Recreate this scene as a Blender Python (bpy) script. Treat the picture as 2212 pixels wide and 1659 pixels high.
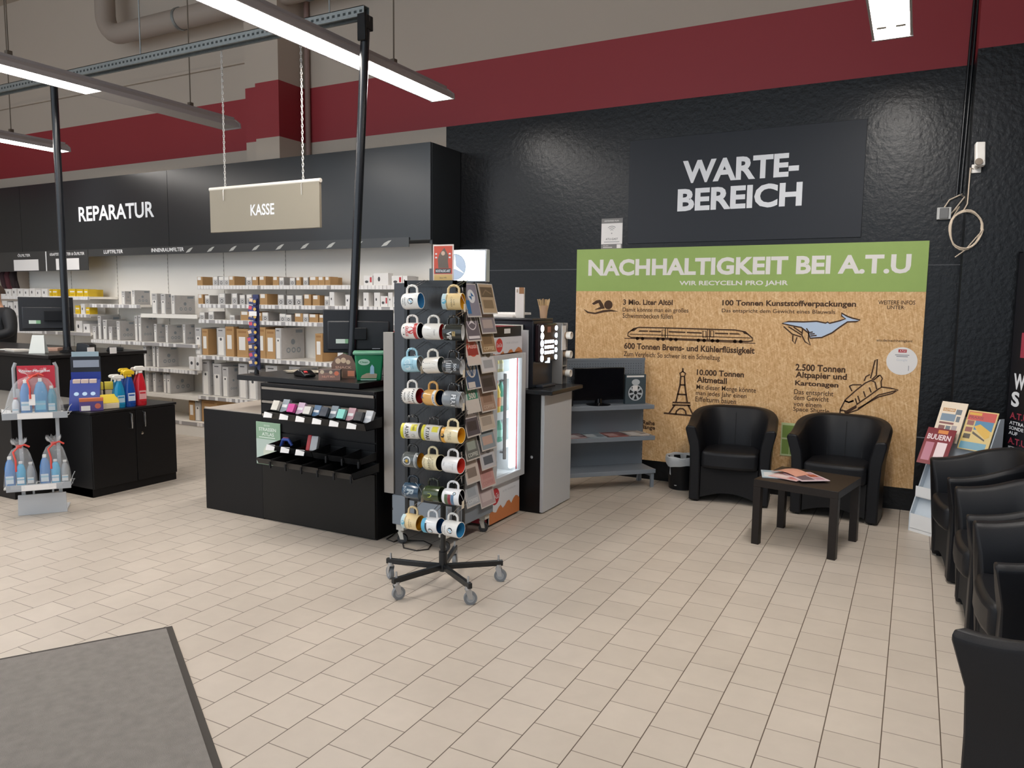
import bpy, math, random
from mathutils import Matrix, Vector
random.seed(7)
for o in list(bpy.data.objects): bpy.data.objects.remove(o)
C = bpy.context.scene.collection
PI = math.pi
R = math.radians
# ---------------------------------------------------------------- camera
W, H = 2212, 1659
FPX, YAW, PITCH, ROLL, CAMH = 1635.76, 0.487749, 0.104451, 0.011619, 1.61
cy, sy, cp, sp = math.cos(YAW), math.sin(YAW), math.cos(PITCH), math.sin(PITCH)
fwd = Vector((-sy*cp, cy*cp, -sp)); rgt = Vector((cy, sy, 0)); upv = rgt.cross(fwd)
r2 = rgt*math.cos(ROLL) + upv*math.sin(ROLL); u2 = -rgt*math.sin(ROLL) + upv*math.cos(ROLL)
cam = bpy.data.cameras.new('camera'); camo = bpy.data.objects.new('camera', cam); C.objects.link(camo)
cam.sensor_width = 36; cam.lens = FPX*36/W; cam.clip_start = .05; cam.clip_end = 100
camo.matrix_world = Matrix(((r2.x, u2.x, -fwd.x, 0), (r2.y, u2.y, -fwd.y, 0), (r2.z, u2.z, -fwd.z, CAMH), (0, 0, 0, 1)))
S = bpy.context.scene
S.camera = camo
# ---------------------------------------------------------------- world, exposure
S.view_settings.view_transform = 'Standard'; S.view_settings.look = 'None'
S.view_settings.gamma = 1; S.view_settings.use_curve_mapping = False
S.view_settings.exposure = 0.3
LAMP = 25.0
wd = bpy.data.worlds.new('world'); S.world = wd; wd.use_nodes = True
wd.node_tree.nodes['Background'].inputs[0].default_value = (0.80, 0.90, 1.0, 1)
wd.node_tree.nodes['Background'].inputs[1].default_value = 1.25

def ray(px, py):
    return fwd*FPX + r2*(px-W/2) - u2*(py-H/2)
CAM = Vector((0, 0, CAMH))
def on(px, py, ax, v):
    d = ray(px, py); return CAM + d*((v-CAM[ax])/d[ax])
def wx(px, py, Y=6.73):                       # photo point on an upright plane at depth Y -> (x, z)
    p = on(px, py, 1, Y); return p.x, p.z
def fl(px, py, z=0):                          # photo point on a level plane -> (x, y)
    p = on(px, py, 2, z); return p.x, p.y
# ---------------------------------------------------------------- materials
def lin(c): return c/12.92 if c <= .04045 else ((c+.055)/1.055)**2.4
def rgb(h):
    if isinstance(h, str): h = [int(h[i:i+2], 16) for i in (0, 2, 4)]
    return tuple(lin(v/255) for v in h) + (1,)
MT = {}
def mat(name, col='808080', rough=.5, metal=0, emit=0, bump=0, bs=150, var=0, vs=6, spec=.5, trans=0, alpha=1, coat=0):
    if name in MT: return MT[name]
    m = bpy.data.materials.new(name); m.use_nodes = True; nt = m.node_tree; b = nt.nodes['Principled BSDF']
    c = rgb(col); b.inputs['Base Color'].default_value = c
    b.inputs['Roughness'].default_value = rough; b.inputs['Metallic'].default_value = metal
    b.inputs['Specular IOR Level'].default_value = spec
    b.inputs['Transmission Weight'].default_value = trans; b.inputs['Alpha'].default_value = alpha
    b.inputs['Coat Weight'].default_value = coat
    if emit: b.inputs['Emission Color'].default_value = c; b.inputs['Emission Strength'].default_value = emit
    tc = nt.nodes.new('ShaderNodeTexCoord')
    if var:
        n = nt.nodes.new('ShaderNodeTexNoise'); n.inputs['Scale'].default_value = vs; n.inputs['Detail'].default_value = 5
        nt.links.new(tc.outputs['Object'], n.inputs['Vector'])
        mx = nt.nodes.new('ShaderNodeMix'); mx.data_type = 'RGBA'
        mx.inputs[6].default_value = tuple(v*(1-var) for v in c[:3]) + (1,); mx.inputs[7].default_value = tuple(min(1, v*(1+var)) for v in c[:3]) + (1,)
        nt.links.new(n.outputs['Fac'], mx.inputs[0]); nt.links.new(mx.outputs[2], b.inputs['Base Color'])
    if bump:
        n = nt.nodes.new('ShaderNodeTexNoise'); n.inputs['Scale'].default_value = bs; n.inputs['Detail'].default_value = 4
        nt.links.new(tc.outputs['Object'], n.inputs['Vector'])
        bp = nt.nodes.new('ShaderNodeBump'); bp.inputs['Strength'].default_value = bump; bp.inputs['Distance'].default_value = .01
        nt.links.new(n.outputs['Fac'], bp.inputs['Height']); nt.links.new(bp.outputs[0], b.inputs['Normal'])
    MT[name] = m; return m
def c_(h, rough=.5, **k):                     # plain coloured material by hex
    return mat('paint_%s_%d' % (h, int(rough*100)), h, rough, **k)
BLK = mat('black_laminate', '151415', .4, bump=.02, spec=.22)
BLKM = mat('black_matte', '101012', .6, spec=.2)
BLKP = mat('black_plastic', '131417', .35, spec=.3)
LEA = mat('black_leatherette', '15161a', .42, bump=.12, bs=420, spec=.28)
WHT = mat('white_enamel', 'f0ebe3', .45)
GRYM = mat('grey_metal', '8d9299', .4, metal=.3)
GRYS = mat('grey_shelf_enamel', '7f8790', .45)
CHR = mat('chrome', 'c8c8c8', .18, metal=1)
STL = mat('galvanised_steel', '9aa0a0', .4, metal=.7, var=.25, vs=30)
SLV = mat('silver_panel', 'c6c9cd', .4, metal=.1)
PAP = mat('white_paper', 'e9e6e4', .7)
CARD = mat('cardboard', 'b08a5c', .75, var=.08, vs=9)
CARDD = mat('dark_cardboard', '9a7146', .75, var=.08, vs=9)
RED = mat('red_paint', 'b3262f', .55)
INK = mat('brown_print', '42270f', .7)
LET = mat('white_lettering', 'e4e6ea', .55)
GLS = mat('clear_glass', 'ffffff', .02, trans=1, spec=.5)
def transp(name, col, a, rough=.12):          # thin clear film
    if name in MT: return MT[name]
    m = bpy.data.materials.new(name); m.use_nodes = True; nt = m.node_tree
    out = nt.nodes['Material Output']; nt.nodes.remove(nt.nodes['Principled BSDF'])
    t = nt.nodes.new('ShaderNodeBsdfTransparent'); g = nt.nodes.new('ShaderNodeBsdfPrincipled')
    g.inputs['Base Color'].default_value = rgb(col); g.inputs['Roughness'].default_value = rough
    mx = nt.nodes.new('ShaderNodeMixShader'); mx.inputs[0].default_value = a
    nt.links.new(t.outputs[0], mx.inputs[1]); nt.links.new(g.outputs[0], mx.inputs[2]); nt.links.new(mx.outputs[0], out.inputs[0])
    MT[name] = m; return m
FILM = transp('clear_film', 'f2f5f8', .17, .08)
PANE = transp('door_glass', 'dff4ff', .10, .03)
# ---------------------------------------------------------------- mesh builder
class MB:
    def __init__(s): s.V, s.F, s.I, s.T = [], [], [], Matrix()
    def at(s, x=0, y=0, z=0, rx=0, ry=0, rz=0):
        s.T = Matrix.Translation((x, y, z)) @ Matrix.Rotation(R(rz), 4, 'Z') @ Matrix.Rotation(R(ry), 4, 'Y') @ Matrix.Rotation(R(rx), 4, 'X'); return s
    def add(s, v, f, m=0):
        o = len(s.V); s.V += [s.T @ Vector(p) for p in v]; s.F += [[i+o for i in q] for q in f]; s.I += [m]*len(f); return s
    def box(s, x0, x1, y0, y1, z0, z1, m=0):
        return s.add([(x0, y0, z0), (x1, y0, z0), (x1, y1, z0), (x0, y1, z0), (x0, y0, z1), (x1, y0, z1), (x1, y1, z1), (x0, y1, z1)],
                     [(0, 3, 2, 1), (4, 5, 6, 7), (0, 1, 5, 4), (1, 2, 6, 5), (2, 3, 7, 6), (3, 0, 4, 7)], m)
    def rings(s, rr, m=0, cap=True, closed=False):
        n = len(rr[0]); v = [p for r in rr for p in r]; f = []; k = len(rr)
        for i in range(k if closed else k-1):
            for j in range(n):
                a, b = i*n, ((i+1) % k)*n; f.append((a+j, a+(j+1) % n, b+(j+1) % n, b+j))
        if cap and not closed: f += [tuple(range(n-1, -1, -1)), tuple(range((k-1)*n, k*n))]
        return s.add(v, f, m)
    def cyl(s, p0, p1, r, r1=None, n=14, m=0, cap=True):
        return s.tube([p0, p1], [r, r if r1 is None else r1], n, m, cap)
    def tube(s, pts, r, n=8, m=0, cap=True, closed=False):
        P = [Vector(p) for p in pts]; rr = []; pv = None; k = len(P)
        for i, p in enumerate(P):
            if closed: d = P[(i+1) % k]-P[i-1]
            else: d = P[min(i+1, k-1)]-P[max(i-1, 0)]
            d = d.normalized() if d.length > 1e-9 else Vector((0, 0, 1))
            if pv is None:
                a = Vector((0, 0, 1)) if abs(d.z) < .9 else Vector((1, 0, 0)); pv = d.cross(a).normalized()
            else:
                pv = pv - d*pv.dot(d); pv = pv.normalized() if pv.length > 1e-6 else d.orthogonal().normalized()
            q = d.cross(pv); ra = r[i] if isinstance(r, (list, tuple)) else r
            rr.append([p + (pv*math.cos(2*PI*j/n) + q*math.sin(2*PI*j/n))*ra for j in range(n)])
        return s.rings(rr, m, cap, closed)
    def lathe(s, prof, n=24, m=0, cap=True):
        return s.rings([[(r*math.cos(2*PI*j/n), r*math.sin(2*PI*j/n), z) for j in range(n)] for r, z in prof], m, cap)
    def prism(s, poly, a, b, m=0, pl='xy'):
        f = {'xy': lambda p, h: (p[0], p[1], h), 'xz': lambda p, h: (p[0], h, p[1]), 'yz': lambda p, h: (h, p[0], p[1])}[pl]
        return s.rings([[f(p, a) for p in poly], [f(p, b) for p in poly]], m)
    def poly(s, pts, m=0, z=0): return s.add([(p[0], p[1], z) for p in pts], [tuple(range(len(pts)))], m)
    def disc(s, x, y, r, m=0, z=0, n=28, rx=None):
        return s.poly([(x+(r if rx is None else rx)*math.cos(2*PI*i/n), y+r*math.sin(2*PI*i/n)) for i in range(n)], m, z)
    def rect(s, x0, x1, y0, y1, m=0, z=0): return s.poly([(x0, y0), (x1, y0), (x1, y1), (x0, y1)], m, z)
    def ring(s, x, y, r0, r1, m=0, z=0, a0=0, a1=360, n=32):
        v = []; f = []
        for i in range(n+1):
            a = R(a0+(a1-a0)*i/n); v += [(x+r0*math.cos(a), y+r0*math.sin(a), z), (x+r1*math.cos(a), y+r1*math.sin(a), z)]
            if i: f.append((2*i-2, 2*i-1, 2*i+1, 2*i))
        return s.add(v, f, m)
    def line(s, pts, w, m=0, z=0, closed=False):      # flat stroke
        P = [Vector((p[0], p[1])) for p in pts]; k = len(P); v = []; f = []
        for i, p in enumerate(P):
            a = P[i-1] if (i > 0 or closed) else p; b = P[(i+1) % k] if (i < k-1 or closed) else p
            d = (b-a); d = d.normalized() if d.length > 1e-9 else Vector((1, 0)); nn = Vector((-d.y, d.x))*w/2
            v += [(p.x+nn.x, p.y+nn.y, z), (p.x-nn.x, p.y-nn.y, z)]
            if i: f.append((2*i-2, 2*i-1, 2*i+1, 2*i))
        if closed: f.append((2*k-2, 2*k-1, 1, 0))
        return s.add(v, f, m)
    def text(s, body, x0, x1, y0, y1, m=0, z=0, bold=0):
        v, f = textmesh(body, bold); xs = [p[0] for p in v]; ys = [p[1] for p in v]
        a, b, c, d = min(xs), max(xs), min(ys), max(ys)
        return s.add([(x0+(p[0]-a)/(b-a)*(x1-x0), y0+(p[1]-c)/max(d-c, 1e-6)*(y1-y0), z) for p in v], f, m)
    def ctext(s, body, x, y, h, m=0, z=0, bold=0, maxw=None):   # centred, natural width
        v, f = textmesh(body, bold); xs = [p[0] for p in v]; ys = [p[1] for p in v]
        w = (max(xs)-min(xs))*h/(max(ys)-min(ys))
        if maxw: w = min(w, maxw)
        return s.text(body, x-w/2, x+w/2, y-h/2, y+h/2, m, z, bold)
    def build(s, name, mats, parent=None, bevel=0, smooth=38, loc=None, rz=0, seg=2):
        me = bpy.data.meshes.new(name); me.from_pydata([tuple(v) for v in s.V], [], s.F)
        if not isinstance(mats, (list, tuple)): mats = [mats]
        for mm in mats: me.materials.append(mm)
        me.polygons.foreach_set('material_index', [min(i, len(mats)-1) for i in s.I])
        if smooth:
            me.polygons.foreach_set('use_smooth', [True]*len(me.polygons)); me.set_sharp_from_angle(angle=R(smooth))
        me.update(); o = bpy.data.objects.new(name, me); C.objects.link(o)
        if parent: o.parent = parent
        if loc is not None: o.location = loc
        if rz: o.rotation_euler[2] = R(rz)
        if bevel:
            b = o.modifiers.new('bevel', 'BEVEL'); b.width = bevel; b.segments = seg; b.limit_method = 'ANGLE'; b.angle_limit = R(40)
        return o
_tx = {}
def textmesh(body, bold=0):
    k = (body, bold)
    if k in _tx: return _tx[k]
    cu = bpy.data.curves.new('t', 'FONT'); cu.body = body; cu.size = 1; cu.offset = bold; cu.resolution_u = 3
    ob = bpy.data.objects.new('t', cu); C.objects.link(ob)
    me = ob.to_mesh()
    v = [tuple(p.co) for p in me.vertices]; f = [tuple(p.vertices) for p in me.polygons]
    ob.to_mesh_clear(); bpy.data.objects.remove(ob); bpy.data.curves.remove(cu)
    _tx[k] = (v, f); return v, f
def tag(o, label, cat, group=None):
    o['label'] = label; o['category'] = cat
    if group: o['group'] = group
    return o
def thing(name, label, cat, loc=(0, 0, 0), rz=0, group=None):
    o = bpy.data.objects.new(name, None); C.objects.link(o); o.empty_display_size = .1
    o.location = loc; o.rotation_euler[2] = R(rz); return tag(o, label, cat, group)
def struct(o): o['kind'] = 'structure'; return o
def dup(root, loc, rz=None, label=None, group=None):
    def cp(o, par):
        c = o.copy(); C.objects.link(c)
        if par: c.parent = par
        for ch in o.children: cp(ch, c)
        return c
    r = cp(root, None); r.location = loc
    if rz is not None: r.rotation_euler[2] = R(rz)
    if label: r['label'] = label
    if group: r['group'] = group
    return r
ORD = ['first', 'second', 'third', 'fourth', 'fifth', 'sixth', 'seventh', 'eighth', 'ninth', 'tenth', 'eleventh', 'twelfth', 'thirteenth', 'fourteenth', 'fifteenth', 'sixteenth', 'seventeenth', 'eighteenth', 'nineteenth', 'twentieth']
# ================================================================ setting
def floor_mat():
    m = bpy.data.materials.new('floor_tiles'); m.use_nodes = True; nt = m.node_tree; N = nt.nodes; L = nt.links; b = N['Principled BSDF']
    tc = N.new('ShaderNodeTexCoord'); sx = N.new('ShaderNodeSeparateXYZ'); L.new(tc.outputs['Object'], sx.inputs[0])
    def mth(op, a, v=None, w=None):
        n = N.new('ShaderNodeMath'); n.operation = op
        for i, q in enumerate((a, v, w)):
            if q is None: continue
            if isinstance(q, (int, float)): n.inputs[i].default_value = q
            else: L.new(q, n.inputs[i])
        return n.outputs[0]
    ty = mth('ADD', sx.outputs[0], -.175); txx = mth('ADD', sx.outputs[1], .0815)
    cb = N.new('ShaderNodeCombineXYZ'); L.new(txx, cb.inputs[0]); L.new(ty, cb.inputs[1])
    br = N.new('ShaderNodeTexBrick'); L.new(cb.outputs[0], br.inputs['Vector']); br.offset = .5; br.offset_frequency = 2
    br.inputs['Color1'].default_value = rgb('cabfb2'); br.inputs['Color2'].default_value = rgb('c3b8ab'); br.inputs['Mortar'].default_value = rgb('83776c')
    br.inputs['Scale'].default_value = 1; br.inputs['Mortar Size'].default_value = .0027; br.inputs['Mortar Smooth'].default_value = .4
    br.inputs['Brick Width'].default_value = .199; br.inputs['Row Height'].default_value = .1985; br.inputs['Bias'].default_value = 0
    no = N.new('ShaderNodeTexNoise'); no.inputs['Scale'].default_value = 2.2; no.inputs['Detail'].default_value = 6; L.new(tc.outputs['Object'], no.inputs['Vector'])
    no2 = N.new('ShaderNodeTexNoise'); no2.inputs['Scale'].default_value = 14; no2.inputs['Detail'].default_value = 8; L.new(tc.outputs['Object'], no2.inputs['Vector'])
    a = mth('MULTIPLY_ADD', no.outputs['Fac'], .22, .86); a2 = mth('MULTIPLY_ADD', no2.outputs['Fac'], .10, .93); a = mth('MULTIPLY', a, a2)
    mx = N.new('ShaderNodeMix'); mx.data_type = 'RGBA'; mx.blend_type = 'MULTIPLY'; mx.inputs[0].default_value = 1
    L.new(br.outputs['Color'], mx.inputs[6]); cc = N.new('ShaderNodeCombineColor')
    for i in range(3): L.new(a, cc.inputs[i])
    L.new(cc.outputs[0], mx.inputs[7])
    q = mth('DIVIDE', ty, .1985); fr = mth('FRACT', q); d = mth('MINIMUM', fr, mth('SUBTRACT', 1.0, fr)); msk = mth('LESS_THAN', d, .0016/.1985)
    m2 = N.new('ShaderNodeMix'); m2.data_type = 'RGBA'; L.new(msk, m2.inputs[0]); L.new(mx.outputs[2], m2.inputs[6]); m2.inputs[7].default_value = rgb('57493d')
    L.new(m2.outputs[2], b.inputs['Base Color'])
    b.inputs['Roughness'].default_value = .42
    bp = N.new('ShaderNodeBump'); bp.inputs['Strength'].default_value = .35; bp.inputs['Distance'].default_value = .002; bp.invert = True
    L.new(br.outputs['Fac'], bp.inputs['Height']); L.new(bp.outputs[0], b.inputs['Normal'])
    return m
struct(MB().add([(-14, -3, 0), (1.4, -3, 0), (1.4, 6.75, 0), (-14, 6.75, 0)], [(0, 1, 2, 3)]).build('floor', floor_mat(), smooth=0))
WALLW = mat('wall_offwhite', 'bdb0a2', .75, bump=.03, bs=60)
WALLR = mat('wall_red', '9a2f36', .55, bump=.02, bs=60)
WALLB = mat('wall_black_paint', '0d0e11', .3, spec=.3, bump=.28, bs=30, var=.25, vs=5)
GRV = mat('panel_joint', '6a6c70', .5)
mb = MB()
mb.box(-4.38, 1.4, 6.75, 6.95, 0, 3.42, 2).box(-14, -4.38, 6.75, 6.95, 0, 3.42, 0).box(-14, 1.4, 6.75, 6.95, 3.42, 4.02, 1).box(-14, 1.4, 6.75, 6.95, 4.02, 5.9, 0)
mb.box(-4.38, .27, 6.747, 6.75, 1.948, 1.956, 4).box(-4.38, .27, 6.747, 6.75, .598, .606, 3)
struct(mb.build('wall_back', [WALLW, WALLR, WALLB, GRV, c_('3a3c40', .5)]))
mb = MB()
for a, b, i in ((0, 3.42, 2), (3.42, 4.02, 1), (4.02, 5.9, 0)): mb.box(.27, 1.4, 6.36, 6.749, a, b, i)
struct(mb.build('trim_1', [WALLW, WALLR, WALLB]))
mb = MB()
for a, b, i in ((3.14, 3.42, 0), (3.42, 4.02, 1), (4.02, 5.9, 0)):
    mb.box(-6.64, -6.29, 6.34, 6.749, a, b, i).box(-6.90, -6.64, 6.44, 6.749, a, b, i)
struct(mb.build('trim_2', [WALLW, WALLR]))
struct(MB().cyl((-6.22, 6.715, 3.0), (-6.22, 6.715, 5.9), .03).build('trim_3', mat('painted_pipe', '9a7f78', .6)))
mb = MB()
for a, b, i in ((0, 3.42, 2), (3.42, 4.02, 1), (4.02, 5.9, 0)): mb.box(1.4, 1.55, -3, 6.95, a, b, i)
struct(mb.build('wall_right', [WALLW, WALLR, WALLB]))
mb = MB()
for a, b, i in ((0, 3.42, 0), (3.42, 4.02, 1), (4.02, 5.9, 0)): mb.box(-14.2, -14, -3, 6.95, a, b, i)
struct(mb.build('wall_left', [WALLW, WALLR]))
struct(MB().box(-14.2, 1.55, -3, 6.95, 5.9, 6.05).build('ceiling', WALLW))
struct(MB().box(-14, -6.91, 6.715, 6.749, 4.42, 4.45).build('trim_4', WALLW))
# ---------------------------------------------------------------- suspended lamps
GLOW = mat('lit_tube_panel', 'fff9f2', .5, emit=LAMP)
TUBEOFF = mat('dark_tube_panel', 'b9b4b2', .35)
HOUS = mat('lamp_housing', 'b3adae', .5)
def lamp(x, label, lit, cables, sockets=False):
    t = thing('ceiling_lamp', label, 'lamp', (x, 0, 3.4), group='suspended tube lamps')
    y0, y1 = -1.7, 5.8
    MB().prism([(-.12, .0), (-.115, .04), (-.05, .085), (-.05, .11), (.05, .11), (.05, .085), (.115, .04), (.12, 0), (.105, .0), (.105, .012), (-.105, .012), (-.105, 0)], y0, y1, 0, 'xz').build('housing', HOUS, t)
    for a, b, on_ in lit:
        MB().box(-.103, .103, a+.006, b-.006, .0, .011).build('diffuser', GLOW if on_ else TUBEOFF, t)
    MB().prism([(-.124, -.004), (-.118, .045), (-.055, .09), (.055, .09), (.118, .045), (.124, -.004)], y1, y1+.02, 0, 'xz').build('end_cap', HOUS, t)
    for yc in cables:
        MB().cyl((0, yc, .11), (0, yc, 2.5), .006, n=6).box(-.02, .02, yc-.02, yc+.02, .11, .15).build('suspension_cable', c_('6d6255', .6), t)
    if sockets:
        for sx_ in (-.055, .055): MB().box(sx_-.028, sx_+.028, 5.52, 5.56, -.012, .001).build('tube_socket', c_('c9c4bd', .5), t)
    return t
lamp(-.25, 'bright suspended tube lamp above the armchairs, rightmost of the lamps', [(-1.68, 1.3, 0), (1.3, 5.78, 1)], [0, 3], True)
lamp(-3.81, 'long lit suspended tube lamp above the mug stand and checkout', [(-1.68, 1.3, 0), (1.3, 2.8, 1), (2.8, 4.29, 1), (4.29, 5.78, 1)], [.5, 5.1])
lamp(-6.43, 'suspended tube lamp with a dark far end near the checkout sign', [(-1.68, 1.3, 0), (1.3, 4.29, 1), (4.29, 5.78, 0)], [3.6, 5.3])
lamp(-9.32, 'suspended tube lamp farthest left, in front of the red wall band', [(-1.68, 1.3, 0), (1.3, 2.8, 1), (2.8, 5.78, 1)], [5.2])
# ---------------------------------------------------------------- rail, poles, duct, hanging sign
t = thing('ceiling_rail', 'galvanised perforated rail hung crosswise above the counters', 'rail', (0, 4.45, 3.62))
mb = MB().box(-9.6, -3.56, -.03, .03, .07, .075).box(-9.6, -3.56, -.03, -.027, 0, .075).box(-9.6, -3.56, .027, .03, 0, .075).box(-9.6, -3.56, -.045, -.03, 0, .004).box(-9.6, -3.56, .03, .045, 0, .004)
for i in range(120): mb.box(-9.55+i*.05, -9.525+i*.05, -.0305, -.03, .03, .048, 1)
mb.build('channel', [STL, c_('3d4343', .7)], t)
for x in (-9.2, -6.0, -3.9): MB().cyl((x, 0, .07), (x, 0, 2.28), .006, n=6).build('hanger_rod', STL, t)
def pole(name, label, p0, p1, clamp):
    t = thing(name, label, 'pole', p0)
    d = Vector(p1)-Vector(p0)
    MB().cyl((0, 0, 0), d, .032, n=20).build('tube', mat('pole_black', '1c1f24', .25), t)
    MB().lathe([(.07, 0), (.07, .006), (.04, .02), (.034, .05)], 20).build('foot_flange', BLKP, t)
    if clamp: 
        q = d*.97; MB().box(q.x-.034, q.x+.034, q.y-.046, q.y+.046, q.z-.02, q.z+.08).box(q.x-.036, q.x+.036, q.y-.05, q.y-.03, q.z-.1, q.z+.085).build('rail_clamp', BLKP, t, .006)
    return t
pole('cable_pole', 'black pole rising from the checkout counter up to the ceiling rail', (-3.735, 4.45, 1.065), (-3.565, 4.45, 3.63), 1)
pole('cable_pole', 'black pole rising from the far left counter beside a monitor', (-7.24, 4.45, 1.105), (-7.245, 4.45, 3.62), 0)
t = thing('ventilation_pipe', 'beige painted ventilation pipe with an elbow high on the back wall', 'pipe', (-9.35, 6.45, 4.95))
pts = [(5.2, 0, -.0)] + [(.28+.001, 0, 0)] + [(.28-.28*math.sin(R(a)), 0, .28-.28*math.cos(R(a))) for a in range(15, 91, 15)] + [(0, 0, .93)]
MB().tube(pts, .12, 20).build('duct', mat('pipe_paint', 'a2958a', .5), t)
for x in (1.4, 3.4): MB().tube([(x-.02, 0, 0), (x+.02, 0, 0)], .13, 20).build('pipe_clamp', STL, t)
t = thing('hanging_sign', 'beige hanging sign on two chains reading KASSE', 'sign', (-4.6, 4.45, 2.172))
MB().box(-.59, .59, -.012, .012, 0, .345).build('board', mat('sign_beige', '8f8777', .6), t, .002)
MB().cyl((-.595, 0, .35), (.595, 0, .35), .016, n=12).build('top_rail', c_('e8e2d6', .4), t)
MB().at(0, -.0128, 0, rx=90).text('KASSE', -.128, .128, .117, .205, 0, 0, .018).build('lettering', LET, t, smooth=0)
for x in (-.42, .42):
    mb = MB()
    for i in range(46):
        z = .33+i*.024; a = (i % 2)*90+20
        mb.at(x, 0, z, rz=a).tube([(.0065*math.cos(q*PI/4), 0, .016*math.sin(q*PI/4)) for q in range(8)], .0028, 5, closed=True)
    mb.at().tube([(x, -.02, .25), (x, -.022, .33), (x, 0, .36)], .003, 5)
    mb.build('chain', mat('chain_zinc', 'd0cdc8', .35, metal=.5), t)
# ================================================================ wall shelving
XS = [-4.44-1.015*k for k in range(8)]           # bay joints
YP = 6.58
def bay(i, shelves, label):
    x1, x0 = XS[i], XS[i+1]
    t = thing('shelving_bay', label, 'shelf', (x0, YP, 0), group='white wall shelving bays')
    w = x1-x0
    MB().box(.004, w-.004, 0, .02, .08, 2.24).build('back_panel', WHT, t)
    mb = MB()
    for x in (.0, w-.03): mb.box(x, x+.03, .02, .08, 0, 2.24)
    mb.box(0, .006, -.004, .02, .08, 2.24, 1)
    for k in range(40): mb.box(0, .004, -.005, -.004, .15+k*.052, .175+k*.052, 2)
    mb.build('upright', [WHT, c_('bdb6ab', .5), c_('55504a', .6)], t)
    for z, dep, tags in shelves:
        mb = MB().box(.003, w-.003, -dep, 0, z-.03, z).box(.003, w-.003, -dep-.012, -dep, z-.045, z+.002)
        s = mb.build('shelf_board', WHT, t)
        if tags is not None:
            mb = MB(); random.seed(int(z*1000)+i)
            mb.box(.003, w-.003, -dep-.016, -dep-.012, z-.043, z-.002, 1)
            x = .01
            while x < w-.05:
                if random.random() < tags: mb.box(x, x+.042, -dep-.0185, -dep-.016, z-.042, z-.003, 0)
                x += random.choice((.05, .055, .075) if tags < .95 else (.046, .05))
            mb.build('price_strip', [PAP, c_('a6a2a2', .4)], s)
    MB().box(0, w, -.46, -.44, .0, .13).box(0, w, -.46, 0, .13, .16).build('base_plinth', WHT, t)
    return t
D = [(1.79, .38, 1), (1.575, .38, .8), (1.395, .38, .85), (.975, .42, .7), (.495, .42, .6), (.17, .45, .5)]
bay(0, D, 'white shelving bay behind the mug stand, rightmost of the row')
bay(1, D, 'white shelving bay behind the checkout monitor and pole')
bay(2, D, 'white shelving bay straight behind the checkout worktop')
CC = [(1.445, .40, None), (1.095, .40, .5), (.785, .42, .9), (.47, .42, None), (.17, .45, None)]
bay(3, [(1.445, .40, None), (1.095, .40, .4), (.785, .42, .9), (.47, .42, None), (.17, .45, .3)], 'white shelving bay with tall grey filter boxes left of the carton shelves')
bay(4, [(1.555, .40, .6), (1.095, .40, .95), (.785, .42, None), (.47, .42, None)], 'white shelving bay seen above the black cabinet with spray bottles')
bay(5, [(1.65, .40, 1), (1.42, .40, .9), (1.18, .40, .3), (.93, .4, .5)], 'white shelving bay with yellow boxes right beside the left pole')
bay(6, [(1.65, .40, 1), (1.42, .40, 1), (1.18, .40, 1), (.95, .4, 1)], 'white shelving bay with white packets behind the left monitor')
# fascia above
t = thing('fascia', 'dark grey fascia above the white shelving reading REPARATUR', 'sign', (0, 6.2, 2.25))
FAS = mat('fascia_grey', '232629', .28, spec=.5, bump=.03, bs=8)
xe = [-4.2, -7.97, -11.0, -14]
for a, b in zip(xe, xe[1:]): MB().box(b+.003, a-.003, 0, .03, -.02, .9).build('front_panel', FAS, t)
MB().box(-4.23, -4.2, .03, .54, -.06, .9).build('end_panel', FAS, t)
MB().box(-13.9, -4.23, .03, .52, -.02, 0).box(-13.9, -4.23, .03, .54, .88, .9).build('soffit', BLKM, t)
MB().at(0, -.001, 0, rx=90).text('REPARATUR', -9.70, -8.222, .365, .555, 0, 0, .022).build('lettering', LET, t, smooth=0)
mb = MB().box(-9.52, -4.45, -.012, -.006, -.085, .008, 0).box(-13.5, -9.53, -.012, -.006, -.26, .008, 0)
mb.box(-10.45, -10.43, -.014, -.012, -.26, .0, 2)
for x0, x1 in ((-11.2, -10.62), (-10.22, -9.72)): mb.box(x0, x1, -.015, -.012, -.25, -.1, 1)
for k in range(9):
    x = -7.6+k*.36
    mb.at(x, -.0125, -.045, rx=90).poly([(-.07, -.03), (.0, -.02), (.06, .03), (.02, .025), (-.03, .005)], 3)
mb.at()
mb.at(0, -.0125, 0, rx=90)
for s_, x0, x1, z0 in (('ÖLFILTER', -11.1, -10.8, -.06), ('KRAFTSTOFFFILTER & ÖLFILTER', -10.35, -9.6, -.06), ('LUFTFILTER', -9.2, -8.82, -.055), ('INNENRAUMFILTER', -8.28, -7.7, -.055)):
    mb.text(s_, x0, x1, z0, z0+.045, 2, .0005, .02)
mb.build('category_strip', [c_('3a3b3c', .3), PAP, c_('e9e9e9', .4), c_('b5b5b0', .25)], t)
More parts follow.
